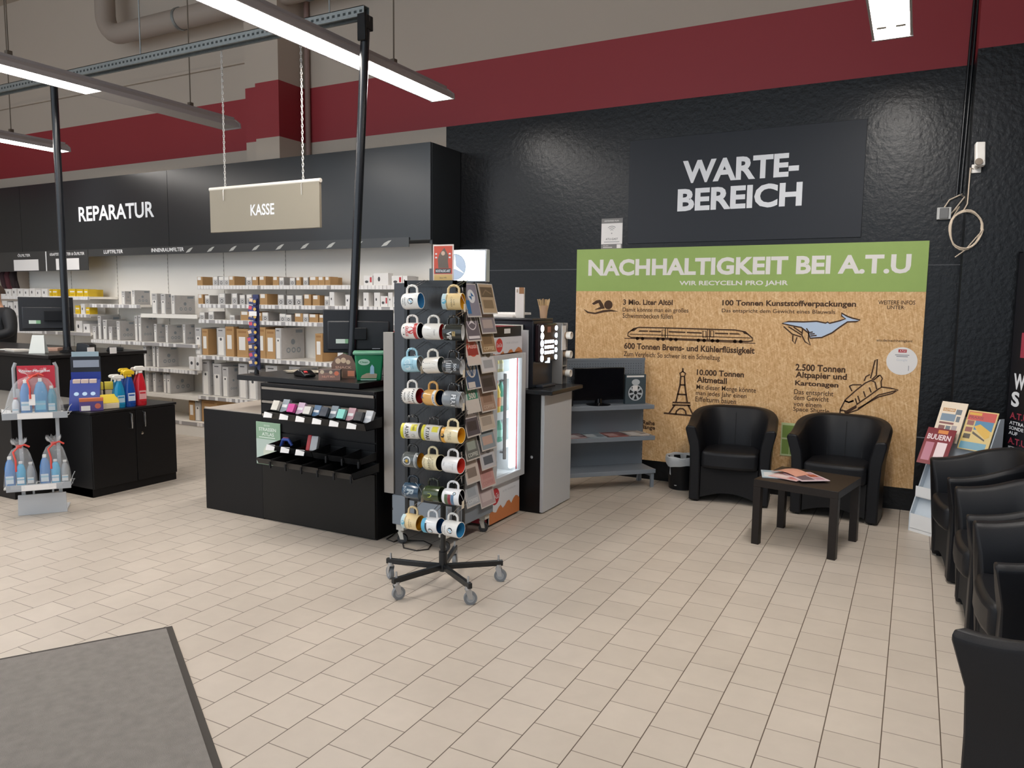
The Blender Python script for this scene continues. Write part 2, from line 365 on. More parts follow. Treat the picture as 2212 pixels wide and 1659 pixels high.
# ---------------------------------------------------------------- boxes on the shelves
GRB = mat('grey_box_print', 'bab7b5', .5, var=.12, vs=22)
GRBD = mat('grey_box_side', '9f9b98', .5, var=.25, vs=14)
LBL = mat('box_label', 'e8e4de', .6)
DPR = mat('dark_print', '4a4a4c', .6)
YEL = mat('yellow_box', 'd9b520', .5)
WBX = mat('white_box', 'e2dfdc', .5)
def carton(x0, x1, z, h, dep, kind, label, name, cat, grp, y=6.20):
    w = x1-x0; mb = MB().box(-w/2, w/2, 0, dep, 0, h, 0); f = -.0006
    mb.T = Matrix.Translation((0, f, 0)) @ Matrix.Rotation(R(90), 4, 'X')
    ms = [CARD, LBL, DPR, RED]
    if kind == 'b':
        mb.rect(-w*.42, w*.2, h*.62, h*.97, 1)
    elif kind == 'B':
        mb.rect(-w*.3, w*.25, h*.25, h*.72, 1); mb.rect(-w*.35, w*.35, h*.86, h*.93, 4)
        ms.append(CARDD)
    elif kind == 'g':
        ms[0] = GRB; mb.rect(-w*.4, w*.4, h*.62, h*.96, 1); mb.disc(0, h*.3, min(w, h)*.2, 2, .0003, 10)
        mb.ring(0, h*.3, 0, min(w, h)*.1, 1, .0006, n=10)
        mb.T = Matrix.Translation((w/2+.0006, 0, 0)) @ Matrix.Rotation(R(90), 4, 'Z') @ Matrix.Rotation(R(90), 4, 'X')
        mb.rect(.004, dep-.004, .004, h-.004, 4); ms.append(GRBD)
    elif kind == 'G':
        ms[0] = GRB; mb.rect(-w*.34, w*.3, h*.03, h*.68, 1); mb.disc(-w*.02, h*.6, w*.13, 2, .0003, 12); mb.rect(-w*.3, w*.2, h*.9, h*.93, 2)
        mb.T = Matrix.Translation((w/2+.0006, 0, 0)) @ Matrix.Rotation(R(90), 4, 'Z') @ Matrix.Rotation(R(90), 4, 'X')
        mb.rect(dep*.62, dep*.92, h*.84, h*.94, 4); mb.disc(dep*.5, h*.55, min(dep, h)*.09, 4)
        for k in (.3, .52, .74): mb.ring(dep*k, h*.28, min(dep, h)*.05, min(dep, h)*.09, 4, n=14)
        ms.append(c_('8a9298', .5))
    elif kind == 'w':
        ms[0] = WBX; mb.disc(-w*.12, h*.5, min(w, h)*.2, 2, 0, 14, min(w, h)*.13)
    elif kind == 'r':
        ms[0] = WBX; mb.rect(w*.22, w*.42, h*.3, h*.85, 3); mb.disc(-w*.15, h*.36, h*.14, 2, 0, 14, w*.2)
    elif kind == 'W':
        ms[0] = WBX; mb.rect(-w*.4, w*.4, h*.1, h*.3, 1)
        ms[1] = c_('b9c0c4', .5)
    elif kind == 'y':
        ms[0] = YEL; mb.rect(-w*.38, w*.38, h*.55, h*.72, 1); mb.rect(-w*.3, w*.3, h*.2, h*.26, 4); ms.append(c_('a08010', .5))
    elif kind == 'R': ms[0] = RED
    mb.at()
    o = mb.build(name, ms, None, .0025 if kind in 'BG' else 0, loc=((x0+x1)/2, y, z), rz=random.uniform(-2, 2), seg=1)
    return tag(o, label, cat, grp)
BX = {
'1' :( 1.79,[(-7.501,-7.413,0.102,0.15,'b'),(-7.23,-7.158,0.106,0.08,'g'),(-7.145,-7.056,0.1,0.28,'g'),(-7.051,-6.975,0.099,0.28,'g'),(-6.972,-6.889,0.104,0.16,'b'),(-6.703,-6.61,0.097,0.28,'g'),(-6.605,-6.517,0.096,0.08,'b'),(-6.496,-6.401,0.1,0.11,'b'),(-6.292,-6.204,0.094,0.28,'b'),(-6.196,-6.128,0.088,0.09,'g'),(-6.04,-5.965,0.082,0.28,'g'),(-5.949,-5.879,0.087,0.08,'b'),(-5.848,-5.778,0.086,0.08,'g'),(-5.757,-5.639,0.09,0.28,'b'),(-5.635,-5.548,0.089,0.28,'b'),(-5.541,-5.47,0.089,0.12,'b'),(-5.025,-4.913,0.095,0.28,'r'),(-4.899,-4.713,0.121,0.08,'w'),(-4.669,-4.542,0.092,0.28,'r'),(-4.532,-4.479,0.091,0.15,'w')] ),
'2' :( 1.575,[(-7.492,-7.413,0.112,0.08,'b'),(-7.381,-7.299,0.102,0.12,'g'),(-7.149,-7.046,0.124,0.09,'g'),(-6.936,-6.849,0.125,0.08,'g'),(-6.81,-6.728,0.109,0.28,'g'),(-6.702,-6.617,0.115,0.11,'g'),(-6.495,-6.382,0.121,0.16,'b'),(-6.223,-6.13,0.112,0.28,'g'),(-6.09,-5.994,0.107,0.28,'g'),(-5.966,-5.864,0.108,0.28,'g'),(-5.839,-5.743,0.118,0.08,'b'),(-5.716,-5.62,0.109,0.08,'b'),(-5.552,-5.488,0.1,0.28,'g'),(-5.483,-5.418,0.144,0.17,'w'),(-5.267,-5.199,0.116,0.28,'w'),(-5.191,-5.127,0.145,0.28,'w'),(-5.031,-4.964,0.14,0.08,'w'),(-4.894,-4.818,0.141,0.28,'w'),(-4.809,-4.722,0.104,0.28,'r'),(-4.715,-4.66,0.141,0.28,'w'),(-4.655,-4.566,0.1,0.28,'r')] ),
'3' :( 1.395,[(-7.482,-7.394,0.081,0.08,'g'),(-7.329,-7.242,0.094,0.17,'g'),(-6.978,-6.899,0.056,0.08,'g'),(-6.803,-6.648,0.102,0.28,'b'),(-6.534,-6.471,0.089,0.28,'b'),(-6.463,-6.375,0.096,0.17,'g'),(-6.203,-6.11,0.085,0.28,'g'),(-6.109,-6.03,0.076,0.28,'g'),(-5.975,-5.865,0.093,0.28,'b'),(-5.857,-5.783,0.09,0.08,'g'),(-5.77,-5.647,0.087,0.28,'b'),(-5.628,-5.548,0.084,0.28,'b'),(-5.541,-5.451,0.095,0.28,'g'),(-5.436,-5.347,0.097,0.28,'b'),(-4.648,-4.607,0.118,0.19,'W')] ),
'4' :( 0.975,[(-7.566,-7.467,0.319,0.28,'G'),(-7.449,-7.352,0.306,0.13,'B'),(-7.2,-7.061,0.323,0.28,'G'),(-7.059,-6.921,0.343,0.08,'B'),(-6.875,-6.693,0.321,0.12,'B'),(-6.568,-6.422,0.349,0.28,'B'),(-6.416,-6.277,0.327,0.28,'B'),(-6.273,-6.184,0.346,0.35,'G'),(-5.692,-5.592,0.301,0.24,'B'),(-5.381,-5.308,0.265,0.28,'W'),(-4.664,-4.549,0.353,0.28,'R')] ),
'5' :( 0.495,[(-7.469,-7.344,0.419,0.08,'G'),(-7.286,-7.143,0.384,0.28,'G'),(-7.128,-7.029,0.353,0.15,'G'),(-6.86,-6.724,0.404,0.28,'G'),(-6.704,-6.565,0.337,0.28,'G'),(-6.433,-6.255,0.404,0.28,'G'),(-6.082,-5.911,0.41,0.28,'G')] ),
'6' :( 0.172,[(-7.718,-7.62,0.29,0.28,'B'),(-7.612,-7.515,0.258,0.28,'G'),(-7.499,-7.229,0.261,0.28,'B')] ),
'C1' :( 1.445,[(-8.328,-8.227,0.25,0.08,'G'),(-8.162,-8.072,0.245,0.08,'G'),(-7.964,-7.91,0.229,0.3,'G')] ),
'B1' :( 1.555,[(-8.9,-8.836,0.167,0.09,'G'),(-8.698,-8.646,0.179,0.22,'G')] ),
'C2' :( 1.095,[(-9.519,-9.451,0.169,0.28,'G'),(-9.405,-9.343,0.31,0.28,'G'),(-9.304,-9.226,0.258,0.28,'G'),(-9.193,-9.121,0.171,0.08,'G'),(-9.028,-8.963,0.246,0.21,'G'),(-8.669,-8.616,0.322,0.28,'G'),(-8.601,-8.543,0.329,0.17,'G'),(-8.307,-8.256,0.226,0.12,'G'),(-8.096,-8.051,0.219,0.21,'G'),(-7.778,-7.739,0.232,0.14,'G')] ),
'C3' :( 0.785,[(-8.525,-8.471,0.254,0.09,'G'),(-8.345,-8.305,0.261,0.08,'G'),(-8.276,-8.233,0.257,0.28,'G')] ),
'C4' :( 0.47,[(-8.495,-8.442,0.24,0.08,'G'),(-8.363,-8.302,0.253,0.1,'G'),(-8.164,-8.113,0.263,0.28,'G'),(-8.105,-8.036,0.267,0.35,'G')] ),
'A1' :( 1.65,[(-10.427,-10.375,0.094,0.28,'y'),(-10.354,-10.25,0.094,0.28,'y'),(-10.126,-10.004,0.094,0.28,'y'),(-9.983,-9.853,0.1,0.28,'y'),(-9.823,-9.684,0.094,0.28,'y'),(-9.665,-9.586,0.095,0.13,'y'),(-11.591,-11.475,0.099,0.28,'w'),(-11.452,-11.337,0.093,0.28,'w'),(-11.303,-11.201,0.106,0.28,'w'),(-11.167,-11.044,0.1,0.28,'w'),(-11.022,-10.911,0.093,0.28,'w'),(-10.878,-10.758,0.106,0.28,'w'),(-10.737,-10.629,0.087,0.28,'w'),(-10.597,-10.469,0.1,0.28,'w')] ),
'A2' :( 1.42,[(-9.871,-9.771,0.111,0.28,'y'),(-9.751,-9.662,0.137,0.28,'w'),(-9.643,-9.565,0.09,0.11,'y'),(-11.568,-11.452,0.159,0.28,'w'),(-11.429,-11.314,0.141,0.28,'w'),(-11.292,-11.178,0.155,0.28,'w')] ),
'A3' :( 1.18,[(-11.43,-11.315,0.171,0.28,'w'),(-11.281,-11.156,0.193,0.28,'w'),(-9.87,-9.74,0.15,0.28,'w'),(-9.711,-9.582,0.111,0.28,'w')] ),

}
SN = {'1': 'top carton shelf', '2': 'second carton shelf', '3': 'third carton shelf', '4': 'tall box shelf', '5': 'shelf under tall boxes', '6': 'bottom shelf', 'C1': 'plain shelf left of cartons',
      'B1': 'short upper shelf', 'C2': 'long filter shelf', 'C3': 'shelf behind spray bottles', 'C4': 'lowest filter shelf', 'A1': 'upper shelf by left pole', 'A2': 'lower shelf by left pole', 'A3': 'lowest shelf by left pole'}
KN = {'b': ('carton', 'small brown carton', 'box'), 'g': ('filter_box', 'small grey box', 'box'), 'B': ('carton', 'tall brown carton', 'box'), 'G': ('filter_box', 'tall grey filter box', 'box'),
      'w': ('part_box', 'white box with black picture', 'box'), 'r': ('part_box', 'white red-striped box', 'box'), 'W': ('part_box', 'plain white box', 'box'), 'y': ('bulb_box', 'small yellow box', 'box'), 'R': ('part_box', 'red box', 'box')}
for k, (z, rows) in BX.items():
    cnt = {}; tot = {}
    for r in rows: tot[r[4]] = tot.get(r[4], 0)+1
    for x0, x1, h, dep, kind in sorted(rows):
        n = cnt.get(kind, 0); cnt[kind] = n+1; nm, ds, cat = KN[kind]
        if k == 'A1' and kind == 'w': ds = 'white packet'
        lb = ('%s %s from the left on the %s' % (ORD[n], ds, SN[k])) if tot[kind] > 1 else 'single %s on the %s' % (ds, SN[k])
        carton(x0, x1, z+.001, min(h, .26) if k == '6' else h, dep, kind, lb, nm, cat, 'boxes on the %s' % SN[k])
# small goods hanging on the far left of the shelving
for i, (px, col) in enumerate(((10, '3a2226'), (20, '54262c'), (31, '2b1d1e'))):
    x, z = wx(px, 577, 6.4)
    mb = MB().tube([(0, 0, 0), (-.01, -.02, -.12), (0, -.01, -.26), (.03, -.02, -.34)], [.03, .05, .045, .02], 10).tube([(.03, 0, -.2), (.06, 0, -.3), (.05, 0, -.38)], [.02, .025, .015], 8)
    mb.cyl((0, 0, -.02), (0, .17, .02), .006, n=6)
    tag(mb.build('work_glove', c_(col, .8), loc=(x, 6.4, z)), '%s dark red glove from the left hanging above the packets' % ORD[i], 'glove', 'gloves hanging at far left')
# two small white packs clipped on the shelf edge
for i, (a, b, t_, bt) in enumerate(((409, 419, 771, 797), (424, 430, 772, 800))):
    x0, z0 = wx(a, bt, 6.1); x1, z1 = wx(b, t_, 6.1)
    tag(MB().box(0, x1-x0, 0, .04, 0, z1-z0, 0).at(0, 0, 0, rx=90).disc((x1-x0)/2, (z1-z0)*.5, .02, 1, .001).build('blister_pack', [WBX, DPR], loc=(x0, 6.1, z0)), ('left' if i == 0 else 'right')+' white blister pack hanging on the shelf edge left of the tall cartons', 'pack', 'packs on the shelf edge')
# ================================================================ wall signs
YB = 6.748
def wallmb(Y): m = MB(); m.T = Matrix.Translation((0, Y, 0)) @ Matrix.Rotation(PI/2, 4, 'X'); return m
def wtext(mb, body, a, b, yb, yt, m, z, bold, Y):    # a,b = px x-range; yb/yt = (left,right) baseline/top px
    x0, z0 = wx(a, yb, Y); x1, _ = wx(b, yb, Y); _, z1 = wx((a+b)/2, yt, Y); _, z0 = wx((a+b)/2, yb, Y)
    mb.text(body, x0, x1, z0, z1, m, z, bold)
t = thing('wall_sign', 'large dark grey wall panel with white lettering WARTE-BEREICH', 'sign', (0, 6.738, 0))
MB().box(-2.39, -.43, 0, .008, 2.18, 3.1).build('panel', mat('sign_anthracite', '2c2f35', .5, spec=.25, bump=.02, bs=5), t, .002)
mb = MB().at(0, -.0008, 0, rx=90)
mb.text('WARTE-', -1.895, -.925, 2.69, 2.885, 0, 0, .036).text('BEREICH', -1.932, -.89, 2.448, 2.645, 0, 0, .036)
mb.build('lettering', LET, t, smooth=0)
# OSB board
def osb():
    m = bpy.data.materials.new('osb'); m.use_nodes = True; nt = m.node_tree; N = nt.nodes; L = nt.links; b = N['Principled BSDF']
    tc = N.new('ShaderNodeTexCoord'); cols = []
    for k, (rot, sx_, sz) in enumerate(((25, 13, 75), (-40, 15, 70), (80, 14, 80))):
        mp = N.new('ShaderNodeMapping'); mp.vector_type = 'TEXTURE'; mp.inputs['Rotation'].default_value = (0, R(rot), 0); mp.inputs['Scale'].default_value = (1/sx_, 1, 1/sz); mp.inputs['Location'].default_value = (k*3.1, 0, k*7)
        L.new(tc.outputs['Object'], mp.inputs[0]); v = N.new('ShaderNodeTexNoise'); v.inputs['Scale'].default_value = 1; v.inputs['Detail'].default_value = 3; v.inputs['Distortion'].default_value = .6
        L.new(mp.outputs[0], v.inputs['Vector']); cols.append(v.outputs['Fac'])
    a = N.new('ShaderNodeMath'); a.operation = 'MAXIMUM'; L.new(cols[0], a.inputs[0]); L.new(cols[1], a.inputs[1])
    a2 = N.new('ShaderNodeMath'); a2.operation = 'ADD'; L.new(a.outputs[0], a2.inputs[0]); L.new(cols[2], a2.inputs[1])
    rp = N.new('ShaderNodeValToRGB'); L.new(a2.outputs[0], rp.inputs[0]); e = rp.color_ramp.elements
    a2b = N.new('ShaderNodeMath'); a2b.operation = 'MULTIPLY'; a2b.inputs[1].default_value = .72; L.new(a2.outputs[0], a2b.inputs[0]); L.new(a2b.outputs[0], rp.inputs[0])
    e[0].position = .55; e[0].color = rgb('c0935c'); e[1].position = 1.0; e[1].color = rgb('ecd0a0')
    q = e.new(.72); q.color = rgb('d3a874'); q = e.new(.84); q.color = rgb('dfb988')
    L.new(rp.outputs[0], b.inputs['Base Color']); b.inputs['Roughness'].default_value = .6
    bp = N.new('ShaderNodeBump'); bp.inputs['Strength'].default_value = .15; bp.inputs['Distance'].default_value = .004; L.new(a2.outputs[0], bp.inputs['Height']); L.new(bp.outputs[0], b.inputs['Normal'])
    return m
YO = 6.728
t = thing('info_board', 'large chipboard panel with green header NACHHALTIGKEIT and brown pictograms', 'board', (0, YO, 0))
MB().box(-2.885, .056, 0, .019, .185, 2.137).build('board', osb(), t)
MB().box(-2.885, .056, -.0012, 0, 1.746, 2.137).build('green_header', mat('green_print', '93ad5c', .55, var=.05, vs=12), t)
mb = wallmb(-.002); Yt = YO
mb.text('NACHHALTIGKEIT BEI A.T.U', -2.765, -.06, 1.888, 2.04, 0, 0, .036).text('WIR RECYCELN PRO JAHR', -1.887, -.964, 1.788, 1.838, 0, 0, .025)
mb.build('header_lettering', mat('print_white', 'e3dfda', .6), t, smooth=0)
mb = wallmb(-.0012); B_ = .03
for s_, a, b, yb, yt, bo in (
    ('3 Mio. Liter Altöl', 1346, 1453, 659, 647, B_), ('Damit könnte man ein großes', 1345, 1487, 677, 665, .008), ('Schwimmbecken füllen', 1345, 1453, 688, 677, .008),
    ('100 Tonnen Kunststoffverpackungen', 1560, 1849, 665, 649, B_), ('Das entspricht dem Gewicht eines Blauwals', 1559, 1804, 679, 668, .008),
    ('600 Tonnen Brems- und Kühlerflüssigkeit', 1348, 1630, 763, 745, B_), ('Zum Vergleich: So schwer ist ein Schnellzug', 1347, 1555, 777, 763, .008),
    ('10.000 Tonnen', 1505, 1607, 813, 800, B_), ('Altmetall', 1505, 1570, 828, 815, B_), ('Mit dieser Menge könnte', 1504, 1633, 848, 834, .008),
    ('man jedes Jahr einen', 1503, 1612, 860, 847, .008), ('Eiffelturm bauen', 1502, 1590, 870, 859, .008),
    ('2.500 Tonnen', 1718, 1826, 803, 788, B_), ('Altpapier und', 1718, 1829, 822, 805, B_), ('Kartonagen', 1717, 1811, 838, 824, B_), ('Das entspricht', 1715, 1800, 857, 843, .008),
    ('dem Gewicht', 1714, 1790, 866, 855, .008), ('von einem', 1714, 1774, 879, 869, .008), ('Space Shuttle', 1713, 1791, 893, 881, .008),
    ('WEITERE INFOS', 1897, 1977, 658, 649, .01), ('UNTER:', 1916, 1955, 668, 660, .01), ('atu.de/nachhaltigkeit', 1893, 1971, 740, 733, .008), ('r Reihe', 1381, 1414, 918, 908, B_), ('länge', 1389, 1415, 930, 919, B_)):
    wtext(mb, s_, a, b, yb, yt, 0, 0, bo, YO)
mb.build('body_text', INK, t, smooth=0)
def pts(mb, L): return [wx(x, y, YO) for x, y in L]
def zoomA(L): return [wx(1230+x*.2772, 500+y*.2772, YO) for x, y in L]
def zoomB(L): return [wx(1620+x*.2772, 500+y*.2772, YO) for x, y in L]
LW = .0115
mb = wallmb(-.0012)                                   # swimmer
mb.poly(zoomA([(175, 562), (210, 537), (240, 532), (262, 565), (276, 600), (195, 612), (215, 600), (240, 588), (228, 557), (190, 572)]))
x, z = zoomA([(304, 572)])[0]; mb.disc(x, z, .042)
mb.poly(zoomA([(108, 604), (150, 625), (200, 632), (260, 614), (320, 608), (384, 624), (320, 624), (270, 630), (200, 645), (140, 636)]))
mb.build('swimmer_pictogram', INK, t, smooth=0)
mb = wallmb(-.0012)                                   # train
mb.line(zoomA([(540, 748), (760, 752), (1080, 762), (1290, 768), (1370, 782), (1425, 830), (1428, 852), (1390, 858), (1080, 846), (760, 833), (480, 826), (455, 812), (458, 790), (500, 758), (540, 748)]), LW)
for a in ([(748, 752), (748, 832)], [(766, 752), (766, 833)], [(1076, 762), (1076, 845)], [(1092, 763), (1092, 846)], [(470, 800), (1410, 830)], [(430, 833), (760, 842), (1100, 856), (1450, 872)]): mb.line(zoomA(a), LW*.6)
for a in ([(535, 782), (548, 770), (615, 772), (612, 782)], [(622, 772), (715, 774), (715, 786), (622, 783)], [(775, 776), (905, 781), (905, 792), (775, 787)], [(915, 781), (1032, 786), (1032, 797), (915, 792)], [(1135, 788), (1238, 791), (1238, 802), (1135, 799)], [(1248, 791), (1320, 794), (1336, 804), (1248, 802)],
          [(468, 778), (500, 757), (528, 757), (505, 776)], [(1345, 776), (1372, 786), (1400, 806), (1362, 798)]): mb.poly(zoomA(a))
for a, b in ((722, 768), (1040, 776), (1100, 774)): mb.line(zoomA([(a, b), (a+25, b+1), (a+25, b+50), (a, b+49)]), LW*.7, closed=True)
for q in (530, 570, 690, 730, 790, 830, 1005, 1050, 1115, 1155, 1290, 1335):
    x, z = zoomA([(q, 834+(q-530)*.03)])[0]; mb.disc(x, z, .016, n=12)
mb.build('train_pictogram', INK, t, smooth=0)
mb = wallmb(-.0012)                                   # lattice tower
for a in ([(735, 1415), (975, 1437)], [(778, 1415), (822, 1352)], [(925, 1352), (965, 1432)], [(830, 1330), (862, 1200), (868, 1130)], [(918, 1332), (900, 1200), (897, 1130)], [(862, 1195), (905, 1197)], [(838, 1268), (912, 1272)], [(884, 1065), (884, 1095)]): mb.line(zoomA(a), LW*1.3)
mb.line(zoomA([(862, 1105), (884, 1090), (905, 1107), (897, 1130), (868, 1130)]), LW*1.2, closed=True)
mb.line(zoomA([(805, 1332), (940, 1336), (944, 1356), (802, 1352)]), LW*1.3, closed=True)
mb.line(zoomA([(828, 1425), (835, 1400), (860, 1380), (885, 1382), (905, 1400), (910, 1428)]), LW*1.3)
mb.build('tower_pictogram', INK, t, smooth=0)
whale = [(250, 716), (300, 702), (420, 705), (520, 700), (590, 714), (606, 706), (620, 716), (700, 696), (745, 680), (715, 660), (712, 635), (760, 662), (800, 676), (858, 690), (830, 702), (760, 705), (700, 745), (640, 790), (560, 826), (470, 832), (455, 790), (400, 748), (330, 735)]
wallmb(-.0012).poly(zoomB(whale)).build('whale_fill', mat('print_pale_blue', 'b9cbe2', .6), t, smooth=0)
mb = wallmb(-.0018); mb.line(zoomB(whale), LW, closed=True)
for a in ([(262, 740), (330, 800), (400, 822)], [(300, 742), (400, 805)], [(340, 745), (405, 790)], [(410, 760), (405, 810), (430, 860), (470, 885), (455, 840), (460, 785), (440, 755)], [(335, 808), (332, 850), (350, 875), (366, 825)], [(465, 788), (490, 783)], [(468, 800), (505, 797)], [(470, 815), (520, 810)]): mb.line(zoomB(a), LW*.9)
mb.build('whale_outline', INK, t, smooth=0)
mb = wallmb(-.0012)                                   # shuttle
for a in ([(700, 1420), (705, 1385), (745, 1310), (830, 1235), (900, 1180), (945, 1160)], [(830, 1350), (930, 1280), (1005, 1225)], [(945, 1160), (975, 1175), (988, 1230)], [(940, 1145), (975, 1005), (993, 995), (985, 1120), (950, 1155)], [(990, 1130), (1015, 1120), (1032, 1145), (1022, 1170), (1025, 1215), (1005, 1225)], [(890, 1165), (905, 1130), (935, 1115)],
          [(775, 1205), (800, 1195), (870, 1195)], [(775, 1205), (795, 1245)], [(1025, 1212), (1100, 1222), (1155, 1235), (1110, 1262), (1000, 1290), (840, 1380)], [(820, 1300), (835, 1345)], [(840, 1280), (855, 1325)], [(885, 1245), (900, 1290)], [(930, 1215), (945, 1255)], [(735, 1318), (770, 1332), (808, 1318)], [(750, 1420), (840, 1390), (1000, 1275), (1140, 1240)], [(960, 1160), (1010, 1120)]): mb.line(zoomB(a), LW*.9)
mb.poly(zoomB([(735, 1312), (770, 1325), (805, 1312), (810, 1325), (770, 1338), (738, 1326)])); mb.poly(zoomB([(705, 1385), (750, 1395), (830, 1350), (832, 1375), (780, 1405), (745, 1425), (730, 1400), (705, 1402)]))
mb.build('shuttle_pictogram', INK, t, smooth=0)
mb = wallmb(-.0012); mb.line(zoomA([(200, 1003), (235, 990), (300, 990), (326, 1003)]), LW*1.2); mb.build('car_pictogram', INK, t, smooth=0)
# round sticker and small green notice on the board
x, z = wx(1948, 780, YO)
t = thing('round_sticker', 'white round sticker near the right edge of the chipboard panel', 'sticker', (x, YO-.001, z))
wallmb(0).at(0, 0, 0, rx=90).disc(0, 0, .11, 0, .0006, 40).build('disc', PAP, t, smooth=0)
mb = MB().at(0, -.0012, 0, rx=90).rect(-.028, .03, .068, .092, 0).text('A.T.U', -.02, .022, .074, .087, 1, .0003, .02)
for k, w in enumerate((.05, .04)): mb.rect(-w, w, .045-k*.012, .051-k*.012, 2)
mb.text('Google', -.038, .038, -.005, .018, 3).rect(.048, .052, -.075, -.035, 2)
mb.build('print', [RED, PAP, c_('8a8d94', .6), c_('c9ccd4', .6)], t, smooth=0)
x0, z0 = wx(1685, 983, YO); x1, z1 = wx(1722, 915, YO)
t = thing('green_notice', 'small green framed notice between the two armchairs on the chipboard', 'notice', (x0, YO-.002, z0))
w, h = x1-x0, z1-z0
MB().box(0, w, -.003, 0, 0, h).build('sheet', c_('c3cf9d', .6), t)
MB().at(0, -.0035, 0, rx=90).rect(.01, w-.01, h*.55, h-.02).rect(.01, w*.55, .015, h*.5).rect(w*.6, w-.01, .015, h*.5).build('green_fields', c_('7f9a4c', .6), t)
# wifi notice
t = thing('wifi_notice', 'white wifi notice sheet on the black wall above the chipboard', 'notice', (-2.65, YB, 2.137))
MB().box(0, .207, -.002, 0, 0, .28).build('sheet', PAP, t)
mb = MB().at(0, -.0026, 0, rx=90).rect(.0, .207, .235, .28, 0).rect(0, .207, 0, .045, 0)
for k, r_ in enumerate((.022, .038, .054)): mb.ring(.103, .158, r_-.006, r_, 1, .0002, 45, 135, 14)
mb.disc(.103, .143, .006, 1, .0002, 12).text('ATU-GAST', .045, .165, .082, .1, 2, .0002, .01).rect(.03, .18, .062, .068, 1, .0002).text('WLAN', .02, .07, .025, .035, 3, .0003).rect(.02, .11, .012, .017, 3, .0003).rect(.155, .195, .006, .04, 3, .0003).text('KOSTENFREIES WLAN', .03, .17, .25, .264, 3, .0003, .01)
mb.build('print', [c_('7d7b7a', .6), c_('9a9a9c', .6), c_('55565a', .6), PAP], t, smooth=0)
# camera, junction box, cable coil, conduits
cx_, cz = wx(2109, 365, 6.36)
t = thing('security_camera', 'white security camera on the black column at right', 'camera', (cx_, 6.355, cz))
MB().box(-.03, .03, -.012, 0, -.03, .03).cyl((0, -.012, .008), (0, -.045, .02), .016, n=12).build('wall_mount', c_('e4e0da', .4), t, .004)
mb = MB().at(.012, -.075, .075, rx=-12, rz=12); mb.box(-.03, .03, -.022, .022, -.075, .095); mb.build('housing', c_('f0ece6', .35), t, .008)
mb = MB().at(.012, -.075, .075, rx=-12, rz=12).at(.006, -.112, .03, rx=78, rz=12); mb.lathe([(.024, -.004), (.024, .006), (.012, .008)], 20); mb.build('lens', c_('8f8478', .25), t)
x, z = wx(2039, 462, YB)
t = thing('junction_box', 'small grey junction box on the black wall near the camera', 'junction box', (x, YB, z))
MB().box(-.048, .048, -.04, 0, -.045, .045, 0).box(-.03, .03, -.048, -.04, -.04, .04, 1).build('housing', [c_('bdbdbb', .4), c_('6e6e6e', .5)], t, .008)
def wp(px, py, Y=6.73): x, z = wx(px, py, Y); return (x, Y, z)
mb = MB()
loop = []
for k in range(4*24+1):
    a = 2*PI*k/24; rx_, rz_ = .098+.006*math.sin(k*.8), .135+.007*math.cos(k*.6)
    loop.append((.262+rx_*math.cos(a)+.002*(k//24), 6.725-.006*(k//24) if .262+rx_*math.cos(a) < .26 else min(6.725-.006*(k//24), 6.35), 2.215+rz_*math.sin(a)))
loop = [(x_, 6.34-.006*(i//24), z_) for i, (x_, y_, z_) in enumerate(loop)]
k_ = 6.34/6.73
c2 = wx(2084, 497, 6.34); off = (c2[0]-.262, c2[1]-2.215)
loop = [(x_+off[0], y_, z_+off[1]) for x_, y_, z_ in loop]
mb.tube(loop, .0045, 6)
top = wx(2100, 362, 6.33); mid = wx(2090, 440, 6.33)
mb.tube([(cx_-.02, 6.34, cz), (top[0]-.01, 6.33, top[1]), (mid[0], 6.335, mid[1]), (loop[6][0]-.02, 6.335, loop[6][2]+.0), loop[8]], .0045, 6)
mb.tube([loop[10], (x+.09, 6.5, z+.02), (x+.05, 6.71, z)], .0045, 6)
mb.tube([(x+.045, 6.715, z-.01), (x+.13, 6.73, z+.12), wp(2070, 422)], .0055, 6).tube([(x, 6.715, z+.045), (x+.03, 6.725, z+.10), (x+.11, 6.73, z+.14), wp(2076, 422)], .0055, 6)
mb.tube([loop[-1], (loop[-1][0]-.1, 6.335, c2[1]-.14), (loop[-1][0]-.16, 6.335, c2[1]-.19)], .004, 6)
tag(mb.build('cable_coil', c_('c8b8a4', .5)), 'coiled beige cable hanging beneath the security camera', 'cable')
t = thing('cable_conduit', 'pair of black conduits running up the corner beside the column', 'conduit', (0, 0, 0))
for a, b in (((2067, 424), (2107, 60)), ((2075, 424), (2113, 60))):
    p, q = wp(*a, 6.735), wp(*b, 6.735); MB().cyl(p, (p[0]+.03, 6.735, 4.3), .011, n=10).build('conduit', mat('conduit_black', '15171b', .25), t)
# ================================================================ waiting area
def chair_shell():
    mb = MB(); path = []
    hw, hd, rad = .27, .235, .20
    for i in range(9): path.append((hw, -hd+i/8*(hd*2-rad-.03), 1, 0))
    for i in range(1, 16):
        a = PI/2*i/16; path.append((hw-rad+rad*math.cos(a), hd-.03-rad+rad*math.sin(a), math.cos(a), math.sin(a)))
    for i in range(5): path.append(((hw-rad)*(1-i/2), hd-.03, 0, 1))
    path += [(-x, y, -nx, ny) for x, y, nx, ny in reversed(path[:24])]
    secs = []; n = len(path)
    for x, y, nx, ny in path:
        f = (y+hd)/(2*hd); h = .625+.125*(f*f*(3-2*f)); e = max(0, 1-f*3.5)
        prof = [(.045, 0, 0), (.045, .3, 0), (.052, .45, .15), (.085, h-.03, 1), (.08, h-.006, 1), (.065, h+.002, 1), (.015, h-.002, 1), (.0, h-.02, .9), (-.03, .5, .3), (-.04, .40, 0), (-.04, 0, 0)]
        secs.append([(x+nx*o, y+ny*o-.035*e*k, z+.012) for o, z, k in prof])
    mb.rings(secs, 0)
    return mb
